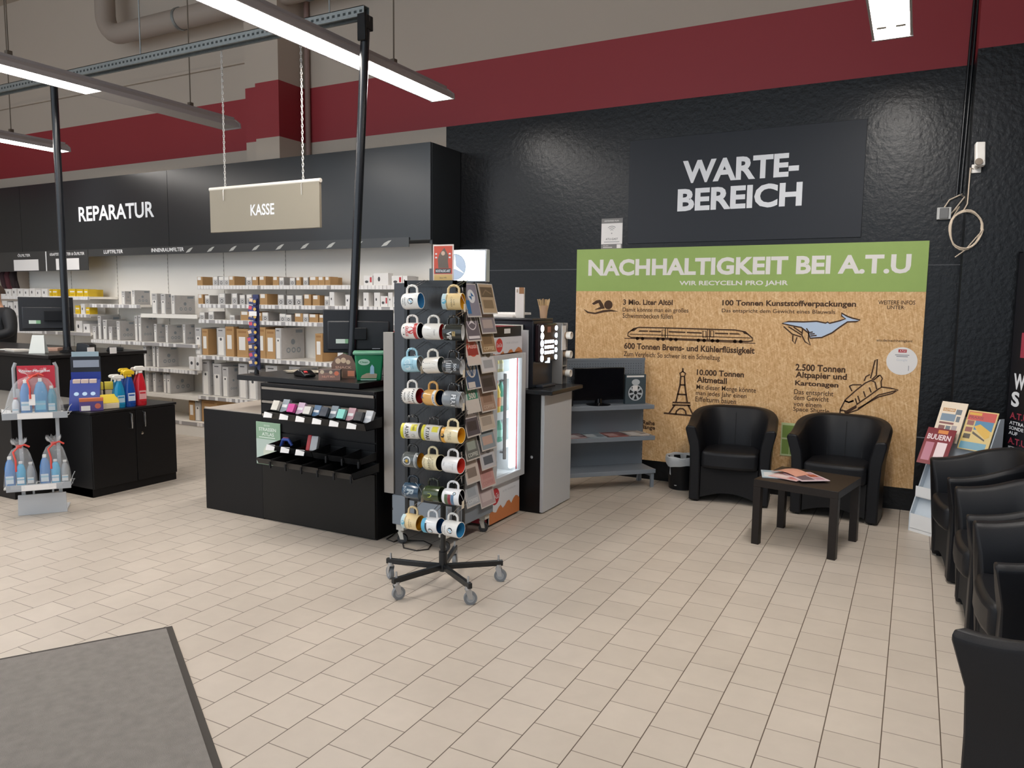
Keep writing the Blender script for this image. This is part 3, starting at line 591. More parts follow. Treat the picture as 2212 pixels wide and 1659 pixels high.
def make_chair(label):
    t = thing('tub_chair', label, 'armchair', (0, 0, 0), group='black tub armchairs')
    o = chair_shell().build('shell', LEA, t, .012, seg=2)
    mb = MB(); w = .225
    pl = [(-w, -.255), (-.12, -.275), (0, -.28), (.12, -.275), (w, -.255), (w, .02), (.17, .12), (.08, .165), (-.08, .165), (-.17, .12), (-w, .02)]
    mb.prism(pl, .29, .435); mb.build('seat_cushion', LEA, t, .03, seg=4)
    mb = MB(); ar = [(-w, .04)] + [(-w+2*w*i/12, .04+.05*math.sin(PI*i/12)) for i in range(1, 12)] + [(w, .04), (w, .30), (-w, .30)]
    mb.prism(ar, -.225, -.19, 0, 'xz'); mb.build('apron', mat('black_fabric', '101013', .9), t)
    mb = MB()
    for x, y in ((-.13, .158), (0, .163), (.13, .158)): mb.tube([(x, y-.002, .43), (x*1.02, y+.012, .55), (x*1.04, y+.036, .71)], .0025, 5)
    mb.build('seam', mat('seam_thread', '0c0c0e', .6), t)
    for sx_ in (-1, 1):
        for y in (-.19, .12): MB().cyl((sx_*.262, y, 0), (sx_*.262, y, .014), .018, n=10).build('foot', BLKP, t)
    return t
ch = make_chair('black tub armchair beside the waste bin, left of the pair by the chipboard')
ch.location = (-1.30, 6.425, 0); ch.rotation_euler[2] = R(6)
dup(ch, (-.46, 6.385, 0), -5, 'black tub armchair right of the pair by the chipboard, behind the table')
dup(ch, (.445, 5.37, 0), -83, 'black tub armchair nearest the magazine stand in the right-hand row')
dup(ch, (.525, 4.47, 0), -88, 'second black tub armchair from the magazine stand in the right-hand row')
dup(ch, (.575, 3.725, 0), -87, 'third black tub armchair from the magazine stand in the right-hand row')
dup(ch, (.57, 2.74, 0), -124, 'black tub armchair nearest the viewer at the right edge')
# coffee table
t = thing('coffee_table', 'low square black-brown wooden table in front of the armchairs', 'table', (-.59, 5.46, 0), -10.5)
DW = mat('black_brown_wood', '221c19', .42, spec=.25, var=.12, vs=20)
MB().box(-.275, .275, -.275, .275, .40, .45).build('table_top', DW, t, .002)
for sx_ in (-1, 1):
    for sy_ in (-1, 1): MB().box(sx_*.25-.025, sx_*.25+.025, sy_*.25-.025, sy_*.25+.025, 0, .40).build('leg', DW, t, .0015)
def magazine(label, loc, rz, w, h, cols, th=.004, grp=None, bend=0, name='magazine', tilt=None, draw=None):
    mb = MB(); n = 6; rr = []
    for i in range(n+1):
        y = -h/2+h*i/n; zb = bend*math.sin(PI*i/n)
        rr.append([(-w/2, y, zb), (w/2, y, zb), (w/2, y, zb+th), (-w/2, y, zb+th)])
    mb.rings(rr, 0); z = th+.0006
    if draw: draw(mb, w, h, z)
    else:
        if not bend:
            mb.rect(-w*.44, w*.44, h*.28, h*.44, 1, z).rect(-w*.42, w*.05, -h*.4, h*.2, 2, z).rect(w*.1, w*.42, -h*.1, h*.2, 3, z).rect(w*.1, w*.42, -h*.4, -h*.15, 1, z)
    o = mb.build(name, [c_(k, .3) for k in cols], loc=loc)
    o.rotation_euler = tilt if tilt else (0, 0, R(rz))
    return tag(o, label, 'magazine', grp)
G = 'magazines on the coffee table'
magazine('pale blue magazine at the bottom left of the coffee table pile', (-.80, 5.45, .451), 12, .19, .24, ['b9ccd6', '8fa9b8', 'd8dde0', '9aa8b0'], grp=G)
magazine('pink magazine lying open on the coffee table pile', (-.69, 5.44, .456), -22, .21, .26, ['dcb7b4', 'c2706a', 'ead6d2', 'a56a66'], grp=G)
magazine('white and pink magazine on top of the coffee table pile', (-.60, 5.44, .461), 35, .20, .26, ['e3cdd2', 'c08d9a', '6d5a66', 'b55a44'], grp=G)
magazine('crumpled orange and pink leaflet on the coffee table pile', (-.71, 5.49, .4665), 62, .15, .2, ['d79a86', 'c26a55', 'e6c7be', '8d5c52'], .002, G, .018)
# waste bin
bx_, by_ = fl(1478, 1052)
t = thing('waste_bin', 'black round waste bin with a white liner beside the armchair', 'bin', (-1.765, 6.575, 0))
MB().lathe([(.105, 0), (.11, .004), (.132, .27), (.136, .275), (.128, .275), (.105, .02), (0, .02)], 32, cap=False).build('bin_body', BLKP, t)
mb = MB(); rr = []
for r_, z in ((.118, .14), (.129, .287), (.137, .296), (.144, .288), (.145, .25), (.141, .215)):
    lo = z < .22
    rr.append([((r_+.003*math.sin(j*.9+z*40))*math.cos(2*PI*j/48), (r_+.003*math.sin(j*.9+z*40))*math.sin(2*PI*j/48), z+(.014*math.sin(j*2*PI/12)+.008*math.sin(j*2*PI/8) if lo else .003*math.sin(j*2*PI/8))) for j in range(48)])
mb.rings(rr, 0, cap=False); mb.build('bin_liner', transp('liner_film', 'd9dde0', .72, .4), t)
MB().at(-.02, -.12, .04, rx=95).rect(-.01, .01, 0, .008).build('bin_tag', c_('b5b5b5', .4), t)
# magazine display stand (white cardboard)
t = thing('magazine_stand', 'white cardboard magazine stand behind the far right armchair', 'display stand', (.04, 6.15, 0), -36)
CB = mat('white_cardboard', 'c9d3dc', .6)
side = [(0, 0), (0, .13), (.30, .86), (.345, .86), (.345, 0)]
for x in (0, .41): MB().prism(side, x, x+.008, 0, 'yz').build('side_panel', CB, t)
MB().box(.008, .41, .0, .006, 0, .13).box(.008, .41, .0, .345, .02, .026).build('front_lip', c_('e8e9ea', .6), t)
mb = MB(); mb.add([(.008, .02, .06), (.41, .02, .06), (.41, .325, .82), (.008, .325, .82)], [(0, 1, 2, 3)]).add([(.008, .025, .06), (.41, .025, .06), (.41, .33, .82), (.008, .33, .82)], [(0, 1, 2, 3)])
mb.box(.008, .41, .34, .345, 0, .84); mb.build('back_panel', CB, t, smooth=0)
for y, z in ((.10, .30), (.20, .54)): MB().box(.008, .41, y-.06, y-.055, z-.05, z+.03).box(.008, .41, y-.06, y+.03, z-.05, z-.045).build('ledge', c_('e8e9ea', .6), t)
# its magazines: they lean on the back panel
Ms = Matrix.Translation((.04, 6.15, 0)) @ Matrix.Rotation(R(-36), 4, 'Z')
def lean(label, lx, ly, lz, w, h, cols, draw, yaw=0, ang=68):
    p = Ms @ Vector((lx, ly, lz))
    return magazine(label, p, 0, w, h, cols, .006, 'magazines in the white stand', draw=draw, tilt=(R(ang), 0, R(-36+yaw)))
def d_plain(mb, w, h, z):
    mb.rect(-w*.38, w*.1, h*.26, h*.34, 1, z).rect(w*.14, w*.36, h*.2, h*.33, 2, z).rect(-w*.38, w*.18, h*.02, h*.2, 3, z).rect(w*.22, w*.36, h*.02, h*.16, 2, z).rect(-w*.38, w*.18, -h*.06, -h*.01, 4, z).rect(-w*.36, -w*.12, -h*.26, -h*.1, 4, z).rect(-w*.08, w*.1, -h*.24, -h*.1, 2, z).rect(w*.14, w*.34, -h*.26, -h*.08, 5, z).text('OLDTIMER', -w*.36, w*.08, h*.275, h*.325, 0, z+.0004, .02)
lean('cream magazine standing at the back left of the white stand', .10, .235, .80, .19, .30, ['e3d3bd', 'b0782c', '5f6a74', '6d8498', '7d4540', 'a59a9a'], d_plain, 2)
def d_yel(mb, w, h, z):
    mb.rect(-w*.46, w*.46, h*.25, h*.47, 1, z).rect(-w*.44, -w*.02, h*.38, h*.45, 2, z+.0003).text('PRAXIS', -w*.42, w*.06, h*.29, h*.36, 3, z+.0004, .02).rect(-w*.16, w*.44, h*.02, h*.25, 4, z).poly([(-w*.16, h*.1), (w*.02, h*.17), (w*.4, h*.02), (w*.42, -h*.12), (w*.3, -h*.18), (w*.0, -h*.02)], 5, z+.0004).poly([(-w*.16, -h*.02), (w*.3, -h*.2), (w*.3, -h*.24), (-w*.16, -h*.08)], 6, z+.0005)
    for k in range(3): mb.rect(-w*.43, -w*.2, h*(.12-.17*k), h*(.24-.17*k), 7 if k < 2 else 6, z)
    mb.rect(-w*.46, w*.4, -h*.48, -h*.3, 8, z)
lean('magazine with a red header and yellow car standing at right in the white stand', .305, .245, .765, .21, .29, ['d6bd7a', 'c2433c', 'd2a02c', '7c2028', '3f7fa6', 'd8ac3e', '4a4030', '8a4a42', '6fa0b4'], d_yel, 1)
def d_red(mb, w, h, z):
    mb.rect(-w*.1, w*.25, h*.36, h*.46, 1, z).text('BUUERN', -w*.42, w*.4, h*.18, h*.33, 2, z+.0004, .03).rect(-w*.4, -w*.1, -h*.4, h*.1, 3, z).rect(0, w*.35, -h*.4, h*.12, 2, z)
lean('dark red magazine tilted in the front pocket of the white stand', .105, .10, .63, .20, .28, ['7c1f2c', 'd98a4a', 'ead6d8', 'b9788a'], d_red, 6, 62)
# slim poster board at the right edge
t = thing('poster_board', 'black standing poster board with white and red lettering at right edge', 'poster', (.60, 6.27, 0), -65)
MB().box(0, .8, 0, .02, .04, 2.0, 0).box(-.004, .0, -.004, .024, .03, 2.01, 1).box(0, .8, -.1, .12, 0, .03, 1).build('board', [mat('poster_black', '16161c', .4), BLKP], t)
mb = MB().at(0, -.0015, 0, rx=90)
mb.rect(.10, .7, 1.29, 1.46, 1).text('W', .05, .18, 1.07, 1.18, 0, 0, .04).text('S', .04, .13, .95, 1.055, 0, 0, .04)
for k, (s_, z, h_, m_, w_) in enumerate((('A.T.U', .865, .045, 1, .2), ('ATTRA', .825, .024, 0, .16), ('SONDE', .790, .024, 0, .16), ('AUF', .755, .024, 0, .1), ('A.T.U', .69, .045, 1, .2), ('JETZT', .65, .024, 0, .14), ('UND', .615, .024, 0, .1), ('IM WERT', .58, .024, 0, .17), ('SIND SIE', .515, .024, 0, .2))): mb.text(s_, .04, .04+w_, z, z+h_, m_, 0, .02)
mb.build('lettering', [LET, c_('a23a4c', .5)], t, smooth=0)
# grey corner shelf with television
GL, GR = (-2.33, 6.13, 0), 45
t = thing('corner_shelf', 'grey metal shelf with perforated back standing across the corner', 'shelf', GL, GR)
mb = MB().box(-.49, .49, .265, .285, .14, 1.12)
for i in range(38):
    for j in range(14): mb.box(-.47+i*.025, -.462+i*.025, .264, .265, .80+j*.022, .808+j*.022, 1)
mb.build('back_panel', [mat('grey_perforated', '7b838c', .5), c_('555c66', .7)], t)
MB().box(-.5, .5, .262, .29, 1.12, 1.14).build('top_cap', GRYS, t)
for x in (-.5, .48):
    mb = MB().box(x, x+.02, .27, .31, 0, 1.12)
    for k in range(22): mb.box(x+.005, x+.015, .268, .27, .1+k*.045, .122+k*.045, 1)
    mb.build('upright', [GRYS, c_('3c4148', .6)], t)
for z, y0 in ((.735, .06), (.46, .03), (.165, 0)):
    MB().box(-.495, .495, y0, .265, z-.025, z).box(-.495, .495, y0-.012, y0, z-.036, z+.002).build('shelf_board', GRYS, t, .003)
for x in (-.47, .47): MB().prism([(.0, .125), (.26, .125), (.29, .0), (.255, 0), (.235, .09), (.02, .10), (.02, 0), (0, 0)], x-.015, x+.015, 0, 'yz').build('base_foot', GRYS, t)
Mg = Matrix.Translation(GL) @ Matrix.Rotation(R(GR), 4, 'Z')
p = Mg @ Vector((.0, .16, .736))
t = thing('television', 'small black television on the top of the grey corner shelf', 'television', p, GR)
MB().box(-.255, .255, -.012, .03, .045, .355).build('housing', mat('gloss_black', '101114', .12), t, .006)
MB().box(-.235, .235, -.0135, -.012, .075, .335).build('screen', mat('screen_black', '0a0b10', .18), t)
MB().lathe([(.11, 0), (.115, .006), (.06, .014), (.035, .02), (.03, .06)], 28).build('stand', mat('gloss_black', '101114', .12), t)
t.scale = (.95, .95, .93)
p = Mg @ Vector((.355, .17, .736))
t = thing('wheel_cover_box', 'flat dark box with a wheel picture beside the television', 'box', p, GR)
MB().box(-.1, .1, -.02, .02, 0, .265).build('carton', mat('box_slate', '46535a', .45), t)
mb = MB().at(-.01, -.0206, 0, rx=90).disc(.01, .10, .075, 0, 0, 36).ring(.01, .10, .062, .072, 1, .0003)
for k in range(7):
    a = R(k*360/7+90); mb.poly([(.01+.016*math.cos(a-.5), .1+.016*math.sin(a-.5)), (.01+.063*math.cos(a-.16), .1+.063*math.sin(a-.16)), (.01+.063*math.cos(a+.16), .1+.063*math.sin(a+.16)), (.01+.016*math.cos(a+.5), .1+.016*math.sin(a+.5))], 1, .0004)
mb.disc(.01, .1, .016, 0, .0005).rect(-.02, .03, .12, .165, 2, .0007).disc(.01, .195, .028, 1, .0004, 20, .04).rect(-.08, .09, .24, .256, 2, .0003)
mb.build('wheel_picture', [c_('23282c', .5), c_('bfc5c9', .3), PAP], t, smooth=0)
for i, (x, z, cols, lb, rz) in enumerate(((-.22, .4615, ['b9a0a0', '7f5a5c', 'd8cfcf', '9c8a8a'], 'pinkish magazine lying leftmost on the middle of the grey corner shelf', 5), (-.05, .4615, ['a9b4bd', '6f808c', 'cfd6da', '8a959c'], 'grey blue magazine lying second from left on the grey corner shelf', -4),
     (.15, .4615, ['a86a62', '7a3c38', 'c9a29c', '8c5650'], 'reddish magazine lying on the middle board of the grey corner shelf', 3), (.36, .4615, ['c9b8ac', '8f7868', 'ded4cc', 'a08a7a'], 'bottom cream magazine at the right of the grey corner shelf', -3), (.355, .4675, ['d6cfc8', 'a49588', 'e6e0da', 'b7a99c'], 'top pale magazine at the right of the grey corner shelf', 8))):
    p = Mg @ Vector((x, .155, z)); magazine(lb, p, GR+rz, .19, .22, cols, .005, 'magazines on the grey corner shelf')
p = Mg @ Vector((-.33, .16, .736))
t = thing('napkin_holder', 'small black holder with white paper at the left of the grey corner shelf', 'holder', p, GR)
MB().box(-.07, .07, -.06, .06, 0, .13).build('holder_body', BLKP, t, .01); MB().box(-.055, .055, -.045, .045, .13, .155).build('paper_stack', PAP, t)
# ================================================================ mug stand
MX, MY = -2.315, 3.545
t = thing('mug_stand', 'black wire mug stand on a five-arm wheeled base', 'display stand', (MX, MY, 0))
BW = mat('black_wire', '1a1c1e', .35)
def wheel(mb, x, y, a, r=.036):
    ca, sa = math.cos(R(a)), math.sin(R(a))
    mb.cyl((x-sa*.011, y+ca*.011, r), (x+sa*.011, y-ca*.011, r), r, n=22, m=0)
    mb.cyl((x-sa*.0125, y+ca*.0125, r), (x+sa*.0125, y-ca*.0125, r), r*.62, n=18, m=2)
    for s_ in (-1, 1):
        ox, oy = -sa*.0155*s_, ca*.0155*s_
        mb.add([(x+ox-ca*.012, y+oy-sa*.012, r*.9), (x+ox+ca*.012, y+oy+sa*.012, r*.9), (x+ox-ca*.03, y+oy-sa*.03, r*2+.012), (x+ox+ca*.005-ca*.03+ca*.03, y+oy+sa*.005, r*2+.012)], [(0, 1, 3, 2)], 1)
    mb.cyl((x-ca*.012, y-sa*.012, r*2+.01), (x-ca*.012, y-sa*.012, r*2+.03), .017, n=12, m=1)
    mb.cyl((x-ca*.012, y-sa*.012, r*2+.03), (x-ca*.012, y-sa*.012, r*2+.085), .006, n=8, m=1)
WM = [mat('grey_rubber', '7c8084', .5), mat('zinc', 'b9bcc0', .3, metal=.8), c_('9da1a5', .45)]
hub = []
for k, (ax, ay, az) in enumerate(((-2.58, 3.485, 150), (-2.40, 3.283, 60), (-2.07, 3.39, 40), (-2.093, 3.735, 20), (-2.424, 3.836, 110))):
    dx, dy = ax-MX, ay-MY; q = math.hypot(dx, dy); ux, uy = dx/q, dy/q; ex, ey = ux*.345, uy*.345
    a = math.degrees(math.atan2(uy, ux))
    MB().at(0, 0, 0, rz=a).box(.01, .35, -.012, .012, .095, .125).build('base_arm', BW, t, .002)
    mb = MB(); wheel(mb, ux*.325+.012*math.cos(R(az)), uy*.325+.012*math.sin(R(az)), az)
    mb.cyl((ux*.325, uy*.325, .125), (ux*.325, uy*.325, .139), .007, n=8, m=1)
    mb.build('caster', WM, t)
MB().cyl((0, 0, .085), (0, 0, .2), .024, n=18).cyl((0, 0, .2), (0, 0, 1.73), .016, n=16).build('pole', BW, t)
Yf = 3.44-MY; xa, xb = -2.50-MX, -2.165-MX
mb = MB()
mb.box(xa, xb, Yf-.008, Yf+.008, 1.70, 1.735).box(xb-.02, xb, Yf-.008, Yf+.008, .36, 1.735).box(xa, xa+.02, Yf-.008, Yf+.008, .36, 1.735).box(xa, xb, Yf-.008, Yf+.008, .36, .38)
yb_ = Yf+.09
mb.box(xa, xb, yb_-.008, yb_+.008, 1.70, 1.735).box(xb-.01, xb, yb_-.008, yb_+.008, .36, 1.735).box(xa, xa+.01, yb_-.008, yb_+.008, .36, 1.735)
for z in (1.725, .365):
    for x in (xa+.01, xb-.01): mb.tube([(x, Yf, z), (x, yb_, z)], .004, 6)
for x in (xa, xb): mb.tube([(x*.0, 0, 1.72), (x, Yf, 1.72)], .005, 6).tube([(0, 0, .37), (x, Yf, .37)], .005, 6)
mb.build('frame', BW, t)
mb = MB(); mb.box(xa+.02, xb-.02, Yf+.004, Yf+.010, .5, 1.70, 0)
for k in range(54):
    x = xa+.024+k*(xb-xa-.046)/53; mb.add([(x-.0022, Yf+.0038, .5), (x+.0022, Yf+.0038, .5), (x+.0022, Yf+.0038, 1.7), (x-.0022, Yf+.0038, 1.7)], [(0, 1, 2, 3)], 1)
mb.build('back_panel', [mat('black_plastic_ribbed', '151618', .22), c_('303235', .25)], t, smooth=0)
mb = MB()
for k in range(22):
    z = .5+k*.056; mb.tube([(xb, Yf, z), (xb, yb_, z)], .002, 5)
mb.tube([(xb, Yf+.045, .37), (xb, Yf+.045, 1.72)], .002, 5)
mb.build('side_grid', BW, t)
CX, CZ = [-2.362, -2.228, -2.105], [1.622, 1.465, 1.288, 1.117, .928, .769, .598, .425]
YM = 3.315
for ci in range(3):
    for ri in range(8):
        if ri == 0 and ci == 1: continue
        x, z = CX[ci]-MX, CZ[ri]; hk = MB()
        for s_ in (-.012, .012): hk.tube([(x+s_, Yf+.004, z+.115), (x+s_, YM-MY+.015, z+.075), (x+s_, YM-MY-.012, z+.075), (x+s_, YM-MY-.018, z+.084)], .0016, 5)
        hk.build('hook', CHR, t)
# topper card
tc_ = thing('topper_card', 'retro card with a red picture standing on top of the mug stand', 'card', (-2.34, 3.58, 1.737), 4)
MB().box(-.065, .065, -.003, .003, 0, .2).build('card', c_('e8dcd6', .5), tc_, .002)
mb = MB().at(0, -.0036, 0, rx=90).rect(-.058, .058, .038, .192, 0).rect(-.058, .058, .003, .036, 1).rect(-.05, .05, .042, .068, 2, .0003).text('NOSTALGIC-ART', -.046, .046, .048, .062, 3, .0005, .03)
mb.poly([(-.03, .07), (.036, .07), (.03, .11), (.034, .14), (.018, .165), (.008, .182), (-.006, .168), (-.022, .15), (-.034, .12)], 4, .0003).disc(0, .152, .012, 5, .0005).text('Since 1995', -.022, .022, .013, .022, 4, .0003)
for z in (.125, .145): mb.rect(.036, .048, z, z+.008, 3, .0003).rect(-.05, -.038, z, z+.008, 3, .0003)
mb.build('print', [c_('d5563f', .5), c_('e2bd7a', .5), c_('4a4644', .5), LET, c_('6f6257', .5), c_('d9b9a3', .5)], tc_, smooth=0)
# ---------------------------------------------------------------- mugs: upright axis +z, handle at -x, print centred on -y
def mug(label, ci, ri, out, inn, deco, tagged=0, yaw=0, pitch=0, han=None):
    t = thing('mug', label, 'mug', (CX[ci], YM, CZ[ri]), group='printed mugs on the mug stand')
    t.rotation_euler = (R(0), R(90+pitch), R(yaw))
    r, h = .0435, .104; z0 = -h/2
    mo = c_(out, .18, coat=.3); mi = c_(inn, .25); mh = c_(han or out, .18, coat=.3)
    MB().lathe([(0, z0), (r*.72, z0), (r*.92, z0+.006), (r, z0+.018), (r, h/2-.001), (r-.0015, h/2), (r-.0035, h/2-.001)], 32, cap=False).build('body', mo, t, smooth=50)
    MB().lathe([(r-.0035, h/2-.001), (r-.004, z0+.012), (r*.8, z0+.006), (0, z0+.005)], 32, cap=False).build('lining', mi, t, smooth=50)
    hp = [(-r*.96, 0, h*.3)] + [(-r-.005-.034*math.sin(PI*k/8)**.7, 0, h*.3*math.cos(PI*k/8)+.002) for k in range(1, 8)] + [(-r*.96, 0, -h*.28)]
    MB().tube(hp, .0062, 10).build('handle', mh, t, smooth=60)
    if deco:
        mb = MB(); ms = deco(mb)
        for i, p in enumerate(mb.V):                      # wrap the flat print round the mug
            a = p.x/r; rr_ = r+.0005+p.z; mb.V[i] = Vector((rr_*math.sin(a), -rr_*math.cos(a), p.y))
        mb.build('print', [c_(k, .3) for k in ms], t, smooth=0)
    if tagged:
        mb = MB().tube([(-.05, -.01, .02), (-.03, -.03, .055), (.0, -.02, .066), (.016, -.015, .07)], .0008, 4, 1).box(.012, .052, -.03, -.002, .0665, .0675, 0)
        mb.build('price_tag', [c_('d9cdb8', .7), c_('cfcfcf', .6)], t)
    return t
def strip(mb, a0, a1, y0, y1, m, z=0):               # curved rectangle, subdivided so that it wraps
    n = max(1, int((a1-a0)/.006))
    for i in range(n): mb.rect(a0+(a1-a0)*i/n, a0+(a1-a0)*(i+1)/n, y0, y1, m, z)
def roundel(mb, x, y, r_, dk, bl, wh):
    mb.disc(x, y, r_, dk, 0, 24).disc(x, y, r_*.62, wh, .0002, 20)
    for q in (0, 180): mb.poly([(x, y)]+[(x+r_*.58*math.cos(R(q+a)), y+r_*.58*math.sin(R(q+a))) for a in range(0, 91, 15)], bl, .0004)
def d_bmw(mb): roundel(mb, .0, .01, .0165, 0, 1, 2); mb.text('SERVICE', -.024, .024, -.026, -.020, 0).text('PARTS', -.016, .016, -.038, -.032, 0); return ['2b2d30', '8fc0dc', 'f0f0f0']
def d_bmw2(mb): roundel(mb, .022, .008, .015, 0, 1, 2); strip(mb, -.05, .06, -.05, -.026, 3); strip(mb, -.02, .06, -.026, -.014, 0); return ['33363a', '9fc6dc', 'f0f0f0', '59aed0']
def d_cream(mb): strip(mb, -.05, .05, -.05, -.028, 0); mb.disc(0, -.036, .012, 1, .0003); strip(mb, -.04, .04, -.024, -.021, 2); mb.text('CAMPER', -.025, .03, .0, .008, 2).text('LIFE', -.01, .02, .015, .022, 2); return ['bcd3d8', '57a9c4', '8a7a5c']
def d_red(mb): strip(mb, -.05, .06, .028, .046, 0); mb.disc(-.005, .012, .02, 0, .0002); mb.text('GARAGE', -.03, .03, -.02, -.004, 0, .0003, .02); mb.disc(-.018, -.03, .004, 1).disc(.018, -.03, .004, 1); return ['c9413f', '2a2a2a']
def d_sketch(mb):
    mb.line([(-.03, -.03), (-.01, -.01), (.02, -.02), (.03, .01), (.0, .02), (-.02, .005)], .0012, 0); mb.line([(-.025, .0), (.0, .01), (.028, .0)], .001, 0); mb.text('Classic', -.012, .02, .022, .03, 0); return ['8c8884']
def d_vip(mb): mb.text('VIP', -.005, .045, -.025, .0, 0, 0, .03); strip(mb, -.005, .02, .003, .02, 1); mb.disc(.0, .012, .006, 2, .0003); return ['e6e6e2', 'b8a273', '8a7238']
def d_blue(mb): mb.disc(-.012, -.005, .017, 0).disc(.016, -.006, .017, 0).text('OCEAN', -.025, .025, .022, .03, 1).disc(-.012, -.005, .011, 2, .0002).rect(-.002, .002, -.03, .02, 1, .0003); return ['d4e6ec', '5f8fa4', 'a9cbd8']
def d_bus(mb): mb.rect(-.014, .014, -.03, .0, 0).rect(-.014, .014, .002, .006, 1).poly([(-.012, .016), (.01, .014), (.014, .034), (-.008, .036)], 0).disc(-.02, -.036, .003, 1).disc(.014, -.036, .003, 1); return ['b9b6ae', '3a3a38']
def d_grill(mb): 
    mb.line([(-.03, -.03), (.03, -.03), (.034, .0), (.02, .01), (-.02, .01), (-.034, .0)], .004, 0, 0, True)
    for k in range(5): mb.rect(-.02+k*.01, -.015+k*.01, -.024, .004, 0)
    mb.text('500', -.02, .02, .018, .034, 0, 0, .02); return ['c9ccce']
def d_tools(mb):
    mb.text('TOOLS', -.03, .03, -.002, .012, 0, 0, .01).text('WORK', -.025, .025, -.028, -.016, 0, 0, .01)
    for k in range(8): mb.poly([(-.045+k*.012, .026), (-.039+k*.012, .026), (-.035+k*.012, .036), (-.041+k*.012, .036)], 1).poly([(-.045+k*.012, -.044), (-.039+k*.012, -.044), (-.035+k*.012, -.037), (-.041+k*.012, -.037)], 1)
    mb.rect(.03, .05, -.01, .02, 2); return ['6e6862', '2c2a28', 'a4483c']
def d_orange(mb): mb.rect(-.03, .0, -.048, -.026, 0); strip(mb, -.05, .06, .026, .044, 1); mb.text('DRIVE', -.02, .03, .03, .04, 0, .0003, .02); mb.line([(-.02, -.01), (.02, -.006), (.03, .01), (.01, .018)], .0015, 2); return ['3c3f63', 'e4e2dc', 'c48a4e']
def d_fiat(mb): strip(mb, -.035, .045, .0, .034, 1); mb.text('FIAT', -.03, .042, .004, .03, 0, .0003, .03); return ['e8eaec', '6c7074']
def d_plate(mb):
    strip(mb, -.055, .06, -.052, -.036, 0); strip(mb, -.055, .06, -.034, .042, 1); mb.text('A12AB', -.035, .04, -.026, -.004, 2, .0003, .03); strip(mb, -.045, -.005, .008, .042, 0, .0003); mb.text('TAXI', -.04, -.01, .018, .03, 2, .0006, .02); mb.disc(.022, .022, .012, 3, .0004); return ['dcd12a', 'dfdcd6', '26261f', 'b7b7b0']
def d_plate2(mb):
    strip(mb, -.055, .06, -.052, -.036, 0); strip(mb, -.055, .06, -.034, .042, 1); mb.text('K17AR', -.035, .04, -.026, -.004, 2, .0003, .03); strip(mb, -.045, -.012, .008, .042, 0, .0003); mb.rect(-.006, .03, .005, .036, 3, .0005); return ['d6cc3a', 'd3d0ca', '2b2b26', 'c4c6c8']
def d_bulli(mb): strip(mb, -.05, .06, -.05, -.03, 0); mb.disc(0, -.038, .011, 1, .0003).rect(-.03, .03, -.018, -.014, 1); mb.text('BULLI', -.02, .02, .004, .012, 2).text('CAFE', -.012, .022, -.008, .0, 2); return ['e2a53a', '2a2620', '8a7d66']
def d_wheel(mb): mb.ring(0, -.012, .018, .024, 0).ring(0, -.012, .006, .008, 1); [mb.line([(0, -.012), (.02*math.cos(R(a)), -.012+.02*math.sin(R(a)))], .003, 0) for a in (30, 150, 270)]; mb.disc(0, -.012, .006, 1, .0004); strip(mb, -.055, .06, .03, .034, 0); strip(mb, -.055, .06, .038, .041, 0); return ['d3d6d6', 'd0a52c']
def d_coffee(mb): mb.text('COFFEE', -.04, .04, -.004, .012, 0, 0, .02).text('STRONG', -.03, .03, -.036, -.024, 0).text('& FRESH', -.025, .025, .024, .034, 0); strip(mb, -.04, .04, .017, .019, 0); return ['7d735c']
def d_sketch2(mb): mb.line([(-.02, -.02), (.01, -.014), (.03, .004), (.0, .012), (-.018, .0)], .0012, 0).text('Coupe', -.014, .02, .02, .028, 0).text('1965', -.02, .0, -.034, -.026, 0); return ['9a9896']
def d_r(mb): mb.text('ROUTE', -.03, .03, -.034, -.022, 0, 0, .02).text('R', -.018, .018, -.016, .026, 0, 0, .04); return ['a9b4ba']
def d_green(mb): mb.poly([(-.012, -.012), (.012, -.012), (.012, .002), (0, .014), (-.012, .002)], 0).text('4x4', -.008, .008, -.008, .0, 1, .0004); return ['b3bf4c', '4a5420']
def d_race(mb):
    for k, z in enumerate((-.03, -.012, .006)): strip(mb, -.02, .06, z, z+.017 if k != 1 else z+.017, k)
    roundel(mb, -.028, .024, .009, 3, 4, 5); return ['5a6a4a', '8c2f38', '5f7f9c', '3a3d40', '9fc6dc', 'eeeeee']
